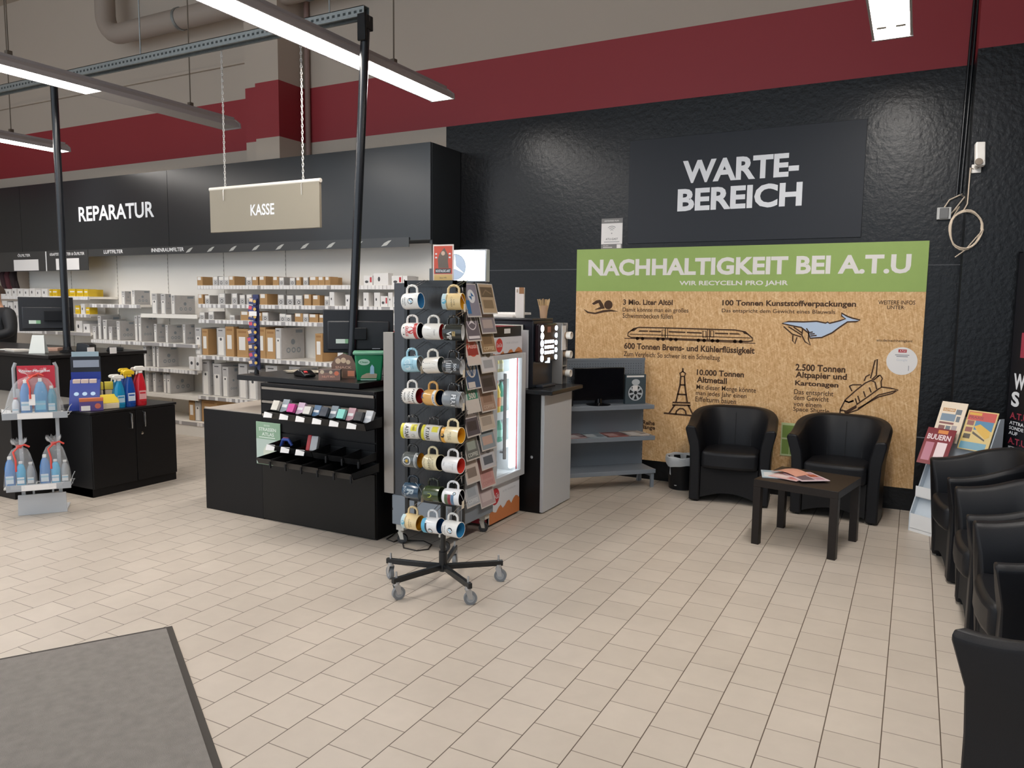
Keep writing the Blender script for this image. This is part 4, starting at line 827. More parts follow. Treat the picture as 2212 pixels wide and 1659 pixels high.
MUGS = [
 ('white mug with round emblem and blue lining, top left on the mug stand', 0, 0, 'eceae5', '3f83b4', d_bmw, 0, 8), 
 ('cream mug with blue camper print and tag, top right on the mug stand', 2, 0, 'e2c894', 'cf951f', d_cream, 1, 12),
 ('red and white mug with black lining below the blue-lined one', 0, 1, 'ebe5e0', '17131a', d_red, 0, 6), ('white sketch-print mug with red lining in the middle of the second row', 1, 1, 'ebe7e0', 'b83433', d_sketch, 0, 8),
 ('black mug with VIP print at the right of the second row', 2, 1, '2e302c', 'd9d9d8', d_vip, 0, 18), ('pale blue mug with white lining at the left of the third row', 0, 2, 'a5d0df', 'a9a7a2', d_blue, 1, 4),
 ('white mug with small bus pictures in the middle of the third row', 1, 2, 'e9e4da', '57605c', d_bus, 0, 2), ('dark grey mug with grille print and tag at right of the third row', 2, 2, '3f4143', 'cfcfd0', d_grill, 1, 10),
 ('white mug with dashed rims and red lining at left of the fourth row', 0, 3, 'e9e5df', 'a0222a', d_tools, 0, -2), ('orange mug with dark blue lining in the fourth row', 1, 3, 'd9a45a', '1d2940', d_orange, 0, -8),
 ('grey mug with white block letters and a cream tag in the fourth row', 2, 3, '8a8f94', 'b5b3b0', d_fiat, 1, 10), ('yellow number-plate mug at the left of the fifth row', 0, 4, 'd9d6cf', 'a8a6a6', d_plate, 0, 10),
 ('yellow number-plate mug in the middle of the fifth row', 1, 4, 'd5d2cb', 'b3b2b2', d_plate2, 0, 8), ('cream mug with yellow lining at right of the fifth row', 2, 4, 'ead9b0', 'dfa32a', d_bulli, 0, 2),
 ('grey mug with steering wheel print and amber lining', 0, 5, '595d5c', 'c88f25', d_wheel, 0, 4), ('cream mug with COFFEE print and dark lining', 1, 5, 'ddd0aa', '2a2420', d_coffee, 0, -6),
 ('white sketch-print mug with red lining at right of the sixth row', 2, 5, 'e4e2e2', 'cf4338', d_sketch2, 0, 0), ('dark blue mug with a large letter R', 0, 6, '2f4a60', '8d9696', d_r, 1, 8),
 ('dark green mug with a small yellow emblem', 1, 6, '3d4a2c', '33402e', d_green, 0, 4), ('white mug with red diagonal stripe and black lining', 2, 6, 'e8e8ea', '1d1a1c', d_race, 1, 8),
 ('cream mug with blue camper print at left of the bottom row', 0, 7, 'e5cc9a', 'c08a22', d_cream, 0, -2), ('white mug with blue bottom band and dark blue lining, bottom middle', 1, 7, 'e9e9ea', '1f4a7a', d_bmw2, 0, -4), ('white mug with round emblem at right of the bottom row', 2, 7, 'e6e4e0', '3a86b4', d_bmw, 0, -2)]
BH = {(2, 1): '222320', (2, 2): '1c1c1e', (2, 3): '1d2024', (0, 4): '1a1a1c', (1, 4): '1a1a1c', (0, 5): '1d1f22', (0, 6): '1e2a34', (1, 6): '1f2618'}
random.seed(3)
for m_ in MUGS: mug(*m_, pitch=random.uniform(-5, 3), han=BH.get((m_[1], m_[2])))
# ================================================================ tin-sign rack
t = thing('sign_rack', 'tall wheeled rack of small retro tin signs behind the mug stand', 'display rack', (-2.6, 4.0, 0))
mb = MB().prism([(-.42, .14), (.02, .14), (.02, .30), (-.02, .34), (-.42, .34)], 0, .60, 0, 'xz'); mb.build('base_box', GRYS, t, .006)
mb = MB(); mb.box(-.40, -.06, .01, .59, .34, 1.74); mb.build('core', c_('3c3f45', .5), t)
MB().box(-.50, -.42, .02, .06, .34, 1.42).build('side_post', c_('9a948e', .4, metal=.2), t, .003)
mb = MB()
for y in (.0, .17, .30, .43, .60):
    mb.tube([(-.03, y, .33), (-.045, y, 1.76)], .004, 6)
for z in (.36, .6, .9, 1.2, 1.5, 1.75): mb.tube([(-.05, 0, z), (-.05, .6, z)], .003, 5)
mb.tube([(.0, .585, .3), (-.02, .585, 1.77)], .005, 6)
mb.build('wire_frame', BW, t)
for x in (-.37, -.03):
    for y in (.05, .55):
        mb = MB(); wheel(mb, x, y, 20, .034); mb.box(x-.03, x+.03, y-.03, y+.03, .098, .14, 1); mb.build('caster', [c_('2a2a2c', .5), c_('c9c4ba', .4), c_('3a3a3c', .5)], t)
TS = 'retro tin signs in the rack'
def tin(label, y, z, w, h, col, draw, ms, tilt=14):
    mb = MB().box(-w/2, w/2, -.0025, 0, 0, h).at(0, -.0032, 0, rx=90)
    mb.rect(-w*.46, w*.46, h*.04, h*.97, 1)
    draw(mb, w, h)
    o = mb.build('tin_sign', [c_('d2cbc6', .35), c_(col, .35)]+[c_(k, .35) for k in ms], loc=(-2.55+random.uniform(-.004, .004), 4.0+y, z), smooth=0)
    o.rotation_euler = (R(-tilt), 0, R(90)); return tag(o, label, 'tin sign', TS)
def g_bmw(mb, w, h): mb.disc(0, h*.62, w*.26, 2, .0004).poly([(0, h*.62), (w*.2, h*.62), (0, h*.74)], 3, .0008).poly([(0, h*.62), (-w*.2, h*.62), (0, h*.5)], 3, .0008).rect(-w*.46, -w*.2, h*.1, h*.5, 3, .0004)
def g_star(mb, w, h):
    mb.ring(0, h*.6, w*.3, w*.34, 2, .0004)
    for a in (90, 210, 330): mb.poly([(w*.3*math.cos(R(a)), h*.6+w*.3*math.sin(R(a))), (w*.06*math.cos(R(a+60)), h*.6+w*.06*math.sin(R(a+60))), (0, h*.6), (w*.06*math.cos(R(a-60)), h*.6+w*.06*math.sin(R(a-60)))], 2, .0005)
    mb.rect(-w*.4, w*.4, h*.08, h*.16, 2, .0004)
def g_audi(mb, w, h): mb.disc(0, h*.55, w*.38, 2, .0004).rect(-w*.38, w*.38, h*.3, h*.5, 3, .0006).text('Audi', -w*.3, w*.3, h*.5, h*.66, 0, .0008)
def g_vw(mb, w, h): mb.ring(0, h*.6, w*.27, w*.33, 0, .0004).line([(-w*.16, h*.6+w*.24), (0, h*.6+w*.02), (w*.16, h*.6+w*.24)], w*.06, 0, .0005).line([(-w*.26, h*.6+w*.1), (-w*.12, h*.6-w*.24), (0, h*.6), (w*.12, h*.6-w*.24), (w*.26, h*.6+w*.1)], w*.06, 0, .0005).rect(-w*.4, w*.1, h*.05, h*.22, 0, .0004)
def g_fiat(mb, w, h): mb.rect(-w*.46, w*.46, h*.04, h*.4, 0, .0003).text('FIAT', -w*.2, w*.42, h*.66, h*.9, 0, .0005, .03).text('500', -w*.2, w*.3, h*.42, h*.6, 0, .0005, .03).rect(-w*.46, -w*.3, h*.04, h*.95, 2, .0002)
def g_pic(mb, w, h): mb.rect(-w*.4, w*.4, h*.55, h*.88, 2, .0004).rect(-w*.36, w*.3, h*.18, h*.46, 3, .0004).line([(-w*.3, h*.62), (-w*.05, h*.78), (w*.3, h*.66)], w*.05, 3, .0006)
def g_cafe(mb, w, h): mb.rect(-w*.3, w*.3, h*.3, h*.6, 2, .0004).disc(0, h*.75, w*.12, 3, .0004).text('COFFEE', -w*.36, w*.36, h*.1, h*.22, 3, .0005, .02)
def g_helm(mb, w, h): mb.disc(w*.12, h*.68, w*.2, 2, .0004).disc(-w*.2, h*.7, w*.16, 2, .0004).rect(-w*.3, w*.32, h*.15, h*.42, 3, .0004)
random.seed(11)
L1 = [('with the blue and white emblem', '8f8a99', g_bmw, ['e6e6ea', '2f6fa8']), ('with a white star in a ring', '6b606c', g_star, ['e8dfe4', '8a7f88']), ('with a red disc', 'd9cac4', g_audi, ['cf4a3c', '9c2a2c']), ('with a ring emblem on blue', '2f5078', g_vw, ['e8e8ea']),
      ('with a green top', '3f8a74', g_fiat, ['b7c9c2']), ('with a dark frame and white oval', '55505a', g_pic, ['cfc9cc', '3a363c']), ('with a key motif', '6a6e6c', g_cafe, ['9aa49c', 'cfd2cc']), ('in pale beige', 'cfc1b8', g_pic, ['b5a59c', '8a7c74']), ('in pale grey, lowest in the left row', 'b5b9bf', g_cafe, ['9fa6ae', 'd9dde0'])]
L2 = [('in tan with a spanner motif', 'bca386', g_pic, ['6d5a46', '8d765c']), ('with a mauve sky', '8a7f88', g_pic, ['a98f86', 'b5a3a0']), ('in brown with a cup', '9a7a5c', g_cafe, ['7a5c44', 'd9c4a4']), ('with two dark helmets', 'd2d0d4', g_helm, ['6a5c54', 'a5a6ac']), ('in near black with two faces', '4a4348', g_pic, ['6f625c', '2c2a30']),
      ('in faded brown', 'a58878', g_cafe, ['8d7060', 'c9b4a4']), ('in cream with grey figures', 'c9bcae', g_pic, ['7c7470', 'a59a90']), ('with a blue header', '8f9ba3', g_pic, ['3f6478', 'c4a69a']), ('in white with a dark border', 'c4c4ca', g_helm, ['8d9098', '5f6670']), ('in plain pink', 'c99a96', g_cafe, ['c28e8a', 'b98682']), ('in mauve with circles, lowest in the right row', 'b5a4a6', g_pic, ['9c8b90', 'cbbcbc'])]
for k, (ds, col, dr, ms) in enumerate(L1): tin('tin sign %s, left row of the sign rack' % ds.replace(', lowest in the left row', ' at the bottom'), .28, 1.525-k*.158, .175, .225, col, dr, ms)
for k, (ds, col, dr, ms) in enumerate(L2): tin('tin sign %s, right row of the sign rack' % ds.replace(', lowest in the right row', ' at the bottom'), .48, 1.545-k*.133, .20, .21, col, dr, ms)
# lit star sign standing on the rack
t = thing('light_box', 'glowing white light box with a star emblem above the sign rack', 'light box', (-2.80, 4.50, 1.76), 0)
MB().box(-.165, .205, .0, .05, 0, .222).build('housing', c_('b9bec2', .3, metal=.4), t, .006)
MB().box(-.155, .195, -.003, .0, .01, .212).build('lit_face', mat('light_box_face', 'f4f8ff', .4, emit=1.7), t)
mb = MB().at(.0, -.004, 0, rx=90).disc(-.045, .105, .088, 0, 0, 40).ring(-.045, .105, .086, .09, 1, .0003)
for a in (90, 210, 330): mb.poly([(-.045+.086*math.cos(R(a)), .105+.086*math.sin(R(a))), (-.045+.012*math.cos(R(a+60)), .105+.012*math.sin(R(a+60))), (-.045, .105), (-.045+.012*math.cos(R(a-60)), .105+.012*math.sin(R(a-60)))], 2, .0004)
mb.build('star_emblem', [mat('star_disc', 'b4c4d8', .5, emit=.12), c_('9fb0c0', .4), mat('star_white', 'ffffff', .4, emit=1.1)], t, smooth=0)
MB().box(-.30, -.02, .06, .08, -.02, .1).build('support', c_('55585c', .4), t)
# ================================================================ drinks fridge
FX, FY0, FY1 = -2.64, 4.64, 5.11
t = thing('drinks_fridge', 'glass door drinks fridge with red sides between sign rack and coffee corner', 'fridge', (FX, FY0, 0))
w = FY1-FY0; RD = mat('fridge_red', '9c1b28', .35); LITW = mat('fridge_white', 'eef0f2', .3)
ORG = c_('c97b48', .5)
mb = MB().box(-.5, -.46, 0, w, .33, 1.40, 0).box(-.5, 0, 0, .02, .02, 1.45, 0).box(-.5, 0, w-.02, w, .02, 1.45, 0).box(-.5, .0, .02, w-.02, 1.40, 1.45, 0).box(-.5, 0, .02, w-.02, .30, .335, 1).box(-.5, -.02, .02, w-.02, .02, .30, 0)
mb.box(-.46, -.455, .02, w-.02, .335, 1.40, 1).box(-.46, -.02, .02, .024, .335, 1.4, 1).box(-.46, -.02, w-.024, w-.02, .335, 1.4, 1)
mb.build('cabinet', [RD, LITW], t, .003)
MB().box(-.02, .004, .0, w, .02, .305).build('lower_panel', c_('dfe1e6', .4), t, .003)
def liq(mb, z0, z1, zl):
    pr = [(.0, z0), (w, z0), (w, zl)]
    for k in range(14, -1, -1): pr.append((w*k/14, zl-.05*(1-k/14)+.02*math.sin(k*1.7)+.012*math.sin(k*3.1)))
    mb.poly(pr, 0, .0006)
mb = MB().at(.005, 0, 0, rx=90, rz=90); liq(mb, .022, .3, .15); mb.disc(.085, .215, .062, 1, .001, 36).text('Coca-Cola', .033, .137, .195, .24, 2, .0014, .01).text('ICE COLD', .2, .40, .225, .237, 3, .001)
mb.build('panel_print', [ORG, c_('c02a33', .45), LET, c_('b9bcc2', .5)], t, smooth=0)
MB().box(-.02, .004, 0, w, 1.375, 1.45).build('top_trim', BLKP, t, .003)
MB().box(.004, .006, w*.42, w*.62, 1.40, 1.435).build('top_label', PAP, t, .001)
MB().box(-.02, .012, 0, w, 1.25, 1.375).build('header', c_('d9d9df', .4), t, .002)
mb = MB().at(.013, 0, 0, rx=90, rz=90); liq(mb, 1.252, 1.3, 1.288); mb.disc(.11, 1.318, .05, 1, .001, 30).text('Coca-Cola', .07, .15, 1.305, 1.335, 2, .0014, .01).text('ICE COLD', .22, .40, 1.325, 1.337, 3, .001)
mb.build('header_print', [ORG, c_('d13a3a', .45), LET, c_('b9bcc2', .5)], t, smooth=0)
d = MB().box(.004, .04, -.01, .045, .31, 1.25).box(.004, .04, w-.05, w+.015, .31, 1.25).box(.004, .04, .045, w-.05, 1.215, 1.25).box(.004, .04, .045, w-.05, .31, .36).build('door_frame', SLV, t, .004)
MB().box(.018, .022, .045, w-.05, .36, 1.215).build('pane', PANE, d)
MB().cyl((.075, .09, .50), (.075, .09, 1.12), .012, n=12).cyl((.04, .09, .55), (.075, .09, .55), .008, n=8).cyl((.04, .09, 1.07), (.075, .09, 1.07), .008, n=8).build('handle', c_('a3a8ad', .5), d)
MB().box(-.04, -.015, w-.11, w-.03, .37, 1.24).build('light_tube', mat('fridge_light', 'f2fbff', .4, emit=2.6), t, .008)
MB().box(-.46, -.1, .03, w-.03, 1.385, 1.4).build('ceiling_light', mat('fridge_light2', 'e6faff', .4, emit=.8), t)
MB().box(.012, .013, -.006, .0, .3, 1.2).build('blue_led_strip', mat('blue_led', '3040ff', .4, emit=3), t)
for k, z in enumerate((1.10, .80, .575)): MB().box(-.44, -.06, .024, w-.024, z-.008, z).box(-.06, -.052, .024, w-.024, z-.045, z+.012).build('rack_shelf', c_('e9eff2', .3), t)
def bottle(label, x, y, z, r_, h, col, cap, lab, name='drink_bottle', grp='bottles in the drinks fridge'):
    t = thing(name, label, 'bottle', (x, y, z), 0, grp)
    MB().lathe([(0, 0), (r_*.9, 0), (r_, .008), (r_, h*.5), (r_*.92, h*.58), (r_, h*.64), (r_*.6, h*.82), (r_*.36, h*.9), (r_*.36, h*.95), (0, h*.95)], 18, cap=False).build('bottle_body', c_(col, .15), t, smooth=60)
    MB().cyl((0, 0, h*.93), (0, 0, h), r_*.42, n=14).build('cap', c_(cap, .4), t)
    MB().lathe([(r_+.0006, h*.2), (r_+.0006, h*.48)], 18, cap=False).build('label_band', c_(lab, .5), t)
    return t
for k, (yy, col, cp_, lb, ds) in enumerate(((.225, 'e8a020', 'd8743a', 'e8781c', 'orange drink bottle next to the fridge door handle'), (.295, 'f0d040', 'e06020', 'e88a2a', 'yellow orange drink bottle in the middle of the upper fridge shelf'), (.365, '4fa89a', '2f7a70', 'c9d9d4', 'green bottle at right of the upper fridge shelf'))): bottle(ds, FX-.11, FY0+yy, .801, .032, .24, col, cp_, lb)
for k, (yy, ds) in enumerate(((.17, 'left'), (.25, 'middle'), (.33, 'right'))): bottle('%s clear green bottle on the middle fridge shelf' % ds, FX-.11, FY0+yy, .576, .032, .19, '6fc0a8' if k else '8fd0c0', '2f9a6a', 'a9ded0')
for k, (yy, ds) in enumerate(((.19, 'left'), (.26, 'middle'), (.33, 'right'))):
    t = thing('drink_can', '%s pale yellow can on the top fridge shelf' % ds, 'can', (FX-.10, FY0+yy, 1.101), 0, 'cans in the drinks fridge')
    MB().lathe([(0, 0), (.022, 0), (.026, .006), (.026, .085), (.02, .095), (0, .095)], 18, cap=False).build('can_body', c_('d9cf9a' if k != 1 else 'e6c95c', .3, metal=.3), t); MB().lathe([(.0265, .03), (.0265, .07)], 18, cap=False).build('label_band', c_('efe9d0', .5), t)
for k, (yy, ds) in enumerate(((.18, 'left'), (.255, 'right'))):
    t = thing('coffee_cup_drink', '%s dark purple chilled coffee cup on the fridge floor' % ds, 'cup', (FX-.12, FY0+yy, .336), 0, 'coffee cups in the drinks fridge')
    MB().lathe([(0, 0), (.026, 0), (.033, .12), (.0, .12)], 18, cap=False).build('cup_body', c_('4a3448', .4), t); MB().cyl((0, 0, .12), (0, 0, .15), .035, .03, n=18).build('lid', c_('c9b9a0', .4), t)
    MB().at(.033, 0, .0, rx=90, rz=90).rect(-.018, .018, .02, .10, 0).at(.0335, 0, .06, rx=0, ry=90, rz=0).build('cup_label', c_('5a3f55', .5), t, smooth=0)
# ================================================================ coffee corner
t = thing('coffee_cabinet', 'black cabinet with silver end panel and black worktop, carrying the coffee machine', 'cabinet', (-2.46, 5.17, 0))
MB().box(-.6, -.03, .0, .52, .0, .93).build('body', BLK, t, .003)
MB().box(-.03, 0, .0, .52, .01, .925).build('silver_panel', SLV, t, .003)
MB().box(-.62, .08, -.04, .56, .932, .965).build('worktop', mat('worktop_black', '1b1c1f', .25), t, .006)
MB().at(-.1, -.001, .44, rx=90).lathe([(.0, 0), (.012, 0), (.012, .006), (0, .007)], 14).build('lock', CHR, t)
t = thing('coffee_machine', 'black coffee machine with lit round lamps and buttons on the black cabinet', 'coffee machine', (-2.60, 5.24, .9655))
MB().box(-.5, 0, 0, .36, .0, .525).build('body', mat('machine_black', '20242c', .3), t, .006)
MB().box(-.44, -.08, -.012, .0, .03, .49, 0).box(-.44, -.08, -.022, -.012, .45, .49, 1).box(-.44, -.40, -.022, -.012, .05, .45, 1).box(-.16, -.03, -.03, -.012, .0, .45, 2).build('side_frame', [c_('14161a', .4), c_('cfd0ca', .35), SLV], t, .003)
MB().box(-.5, .0, -.02, .36, .525, .54).build('top_cover', c_('3a3c40', .3), t, .003)
MB().box(.0, .05, .02, .34, .2, .5).build('front_panel', mat('machine_front', '2a2024', .2), t, .012)
LEDW = mat('machine_lamps', 'e6f4ff', .4, emit=7)
for k in range(5):
    MB().at(.051, .055, .462-k*.058, ry=90).lathe([(.026, 0), (.026, .003), (0, .004)], 18).build('round_lamp', LEDW, t); 
    MB().at(.051, .315, .462-k*.058, ry=90).lathe([(.02, 0), (.02, .003), (0, .004)], 14).build('round_lamp', LEDW, t)
for r_ in range(3):
    for c in range(4): MB().box(.05, .054, .105+c*.045, .135+c*.045, .345-r_*.042, .37-r_*.042).build('button', LEDW, t, .002)
MB().box(.05, .052, .15, .21, .43, .475).build('panel_badge', c_('a06a5a', .4), t)
MB().box(.0, .06, .06, .30, .0, .02).build('drip_tray', c_('3c4048', .3), t, .004)
MB().cyl((.04, .18, .19), (.04, .18, .23), .02, n=12).build('spout', mat('spout_lit', 'd9e6f0', .3, emit=1.5), t)
t = thing('cup_dispenser', 'grey metal rack holding paper cups beside the coffee machine', 'dispenser', (-2.56, 5.64, .9655))
mb = MB().box(-.1, .03, .0, .012, .0, .5).box(-.1, .03, .088, .1, .0, .5).box(-.1, .0, .012, .088, .48, .5)
for z in (.155, .30): mb.box(-.06, .03, .012, .088, z-.012, z)
mb.box(-.1, -.06, .012, .088, 0, .5); mb.build('rack_body', c_('9c9894', .4, metal=.2), t, .003)
MB().box(.03, .033, -.02, .06, .28, .48).build('notice', PAP, t)
for k, z in enumerate((.40, .245, .09)):
    mb = MB().at(.0, .05, z, ry=90); mb.lathe([(.02, -.05), (.028, .04), (.03, .044), (.028, .046), (.024, .03), (.0, -.03)], 20, 0, cap=False)
    mb.lathe([(.029, .022), (.031, .05), (.03, .062), (.025, .062), (.0245, .025)], 20, 1, cap=False)
    o = mb.build('paper_cup', [c_('b3987c', .6), c_('efe6da', .5)], loc=(-2.535, 5.64, .9655), smooth=50)
    tag(o, '%s brown paper cup poking out of the grey cup rack' % ('top', 'middle', 'bottom')[k], 'cup', 'paper cups in the cup rack')
t = thing('stirrer_cup', 'paper cup full of wooden stirrers on top of the coffee machine', 'cup', (-2.61, 5.44, 1.5055))
MB().lathe([(.026, 0), (.036, .10), (.034, .10), (.025, .003), (0, .003)], 20, cap=False).build('paper_cup', c_('c4a284', .6), t)
random.seed(9)
mb = MB()
for k in range(26):
    a = random.random()*6.28; r_ = random.random()*.02; mb.at(r_*math.cos(a), r_*math.sin(a), .01, rx=-14*math.sin(a), ry=14*math.cos(a), rz=0).box(-.003, .003, -.0007, .0007, 0, .135+random.random()*.015)
o = mb.build('stirrers', c_('c8ab80', .7), t); o['kind'] = 'stuff'
t = thing('tall_carton', 'tall narrow white carton with a brown corner on the coffee machine', 'box', (-2.78, 5.36, 1.5055), 20)
MB().box(-.035, .035, -.03, .03, 0, .24).build('carton', PAP, t, .002); MB().at(0, -.0306, 0, rx=90).rect(-.004, .035, .19, .24, 0).rect(-.025, -.012, .2, .225, 1).build('print', [c_('9c7450', .6), c_('b9aa98', .6)], t)
for i, (x, y, lb) in enumerate(((-2.93, 5.33, 'white flat packet lying on the coffee machine behind the sign rack'), (-2.90, 5.45, 'upper white flat packet on top of the coffee machine'))):
    z = 1.506+.022*i; tag(MB().box(-.13, .13, -.09, .09, 0, .02).build('flat_packet', PAP, None, .004, loc=(x, y, z), rz=8-14*i), lb, 'packet', 'packets on the coffee machine')
# ================================================================ checkout counter
t = thing('checkout_counter', 'black checkout counter with slatted front, trays and a low left section', 'counter', (0, 4.0, 0))
MB().box(-4.815, -4.205, 0, .75, .0, .785).build('low_section', BLK, t, .002)
MB().box(-4.81, -4.21, .012, .74, .785, .792).build('low_top', mat('pale_worktop', 'b9aea2', .3), t)
mb = MB().box(-4.20, -3.155, .012, .75, 0, 1.02); mb.box(-4.203, -4.197, -.001, .012, 0, 1.02, 1)
mb.build('tall_section', [BLK, c_('0c0c0d', .6)], t, .002)
MB().box(-4.195, -3.16, -.004, .012, .01, .455).build('front_panel', mat('counter_panel', '1d1b19', .45, spec=.22, bump=.02), t, .002)
for z0, z1 in ((.465, .56), (.57, .665), (.675, .775), (.805, .87), (.90, .975), (1.0, 1.018)): MB().box(-4.195, -3.16, .0, .012, z0, z1).build('slat', BLK, t, .001)
for z in (.787, .885, .985): MB().box(-4.195, -3.17, .001, .006, z-.009, z+.009).build('slat_insert', c_('8f867c', .4), t)
MB().box(-4.5, -3.33, .05, .75, 1.022, 1.062).build('worktop', mat('worktop_matt', '1a191a', .33, spec=.3), t, .003)
def bin_(x, z, w, dep, h, label, tagd=True, grp='black goods trays on the counter front'):
    t = thing('goods_tray', label, 'tray', (x, 3.998, z), 0, grp)
    mb = MB(); p = [(-.001, 0), (-dep, .0), (-dep-.02, h*.7), (-dep-.017, h*.7), (-dep+.003, .004), (-.005, .004), (-.005, h), (-.001, h)]
    mb.prism(p, 0, w, 0, 'yz')
    for xx in (0, w-.003): mb.prism([(0, 0), (-dep, 0), (-dep-.02, h*.7), (-.0, h*1.05)], xx, xx+.003, 0, 'yz')
    mb.build('tray_body', mat('tray_plastic', '141415', .4), t)
    if tagd:
        MB().at(w*.5-.03, -dep-.022, h*.42, rx=70, rz=8).box(-.035, .035, -.02, .02, 0, .002).build('price_card', PAP, t)
    else:
        MB().box(w-.006, w+.006, -dep-.03, -dep-.02, -.015, h*.5).build('tray_clip', BLKP, t)
    return t
ITEMS = [('cfcabf', '8a929a', .07), ('c43a8c', 'b9a0b4', .06), ('c9c6c0', '3f5f80', .055), ('2c3442', '6d7a84', .065), ('7fc9bd', 'b08a92', .065), ('26272a', 'b9bcc0', .06)]
for k in range(6):
    x = -3.975+k*.148
    bin_(x, .80-.003*k, .142, .17, .07, '%s goods tray from the left in the filled upper row' % ORD[k])
    a, b, h = ITEMS[k]
    for q, (cc, dx) in enumerate(((a, .012), (b, .072))):
        o = MB().at(0, 0, 0, rx=-28).box(0, .058, -.10+.03*q, -.075+.03*q, 0, h+.025*q).box(.004, .05, -.101+.03*q, -.1005+.03*q, h*.5, h*.8, 1).build('phone_accessory', [c_(cc, .35), c_('d8d8d8' if q else cc, .5)], None, .003, loc=(x+dx, 3.945, .812-.003*k))
        tag(o, '%s %s pack in the %s tray of the upper row' % (('pale grey', 'pink', 'white', 'navy', 'mint', 'black')[k] if q == 0 else ('slate', 'lilac', 'blue', 'grey', 'rose', 'silver')[k], 'front' if q == 0 else 'rear', ORD[k]), 'pack', 'packs in the upper trays')
for k in range(6):
    x = -3.955+k*.137
    bin_(x, .575-.004*k, .132, .17, .06, '%s goods tray from the left in the middle row' % ORD[k], k < 3)
o = MB().at(0, 0, 0, rx=-20, rz=10).box(0, .03, -.03, .0, 0, .11).box(.03, .085, -.03, .0, 0, .105, 1).build('blister_pack', [c_('b9353a', .4), c_('b9b9bb', .25)], None, .004, loc=(-3.665, 3.90, .585)); tag(o, 'red and silver blister pack in the middle row of trays', 'pack')
o = MB().tube([(0, 0, 0), (.03, -.01, .05), (.07, 0, .05), (.09, .01, .01)], .012, 8).build('key_cord', c_('2f4a9a', .5), loc=(-3.90, 3.89, .60)); tag(o, 'blue cord pack in the first tray of the middle row', 'cord')
o = MB().tube([(0, 0, 0), (.02, .0, .045), (.05, .01, .04)], .013, 8).build('key_cord', c_('a8566a', .5), loc=(-3.93, 3.93, .60)); tag(o, 'rose pack in the first tray of the middle row', 'cord')
for k in range(6):
    x = -3.955+k*.14
    bin_(x, .50-.004*k, .136, .27, .06, '%s empty deep tray from the left in the lowest row' % ORD[k], False)
# road atlas hanging at the counter front
t = thing('road_atlas', 'green road atlas pinned to the low counter front beside the trays', 'book', (-4.215, 3.994, .42), 0)
MB().box(-.03, .21, -.008, 0, 0, .315).build('atlas_cover', [c_('8fae93', .4)], t, .002)
mb = MB().at(0, -.0086, 0, rx=90).rect(-.028, .205, .005, .19, 0).text('STRASSEN', .0, .17, .25, .275, 1, .0003, .02).text('ATLAS', .03, .15, .215, .24, 1, .0003, .02).text('GROSSER', .05, .11, .285, .297, 1, .0003).rect(.0, .16, .2, .206, 1, .0003).disc(.1, .09, .06, 2, .0003, 14).rect(.02, .07, .02, .06, 3, .0003)
mb.build('atlas_print', [c_('b9c9c0', .4), c_('e3ece2', .5), c_('cdd3c4', .4), c_('9fbfd0', .4)], t, smooth=0)
# on the worktop
ZT = 1.0625
x, y = fl(808, 822, ZT)
t = thing('green_bucket', 'green plastic tub with castle picture at the right end of the worktop', 'tub', (-3.425, 4.28, ZT), 38)
mb = MB()
def sq(a, b, z): return [(-a, -b, z), (a, -b, z), (a, b, z), (-a, b, z)]
mb.rings([sq(.085, .07, 0), sq(.102, .085, .19)]); mb.build('tub_body', mat('tub_green', '0f7f50', .35), t, .012, seg=3)
mb = MB().rings([sq(.110, .093, .185), sq(.113, .096, .20), sq(.108, .09, .206)]); mb.build('tub_lid', c_('6aa387', .35), t, .006)
mb = MB(); mb.T = Matrix.Translation((0, -.0715, 0)) @ Matrix.Rotation(R(95), 4, 'X')
mb.disc(-.035, .135, .022, 0, .001, 24, .04).text('Clean', -.065, -.008, .128, .142, 3, .0014, .02).poly([(-.06, .02), (.05, .02), (.055, .05), (.02, .06), (-.02, .055), (-.05, .04)], 1, .001).poly([(.005, .05), (.035, .05), (.034, .1), (.02, .118), (.008, .1)], 2, .0012).rect(-.06, .05, .005, .012, 0, .001)
mb.T = Matrix.Translation((.0865, 0, 0)) @ Matrix.Rotation(R(90), 4, 'Z') @ Matrix.Rotation(R(95), 4, 'X')
mb.rect(-.045, .045, .11, .14, 4, .001).disc(0, .08, .012, 0, .001).rect(-.04, .045, .018, .03, 4, .001)
mb.build('tub_print', [c_('b9d8c8', .5), c_('b3a48c', .5), c_('a5cfe6', .5), c_('0f7f50', .5), c_('3f9a74', .5)], t, smooth=0)
t = thing('snack_box', 'brown and slate snack display box on the worktop front edge', 'box', (-3.66, 4.135, ZT), 35)
MB().box(-.075, .075, -.05, .05, 0, .075, 0).box(-.075, .075, -.051, -.05, .0, .055, 1).box(.075, .076, -.05, .05, 0, .075, 2).build('carton', [c_('6b5c58', .5), c_('8a6c62', .5), c_('4a5260', .5)], t, .002)
mb = MB().at(0, -.0515, 0, rx=90).text('NUT', -.05, .0, .02, .034, 0, .0003, .02).text('MIX', .005, .04, .02, .034, 0, .0003, .02).disc(.05, .05, .016, 1, .0003).disc(-.05, .06, .014, 2, .0003).disc(.01, .058, .012, 2, .0003)
mb.build('print', [c_('d8a08a', .5), c_('d97a5c', .5), c_('cbb9a0', .5)], t, smooth=0)
t = thing('snack_header', 'brown printed header card rising behind the snack box', 'card', (-3.66, 4.28, ZT), 25)
MB().prism([(-.085, 0), (.085, 0), (.09, .1), (.06, .16), (.0, .18), (-.06, .15), (-.09, .1)], -.004, .004, 0, 'xz').build('card', c_('75594c', .5), t)
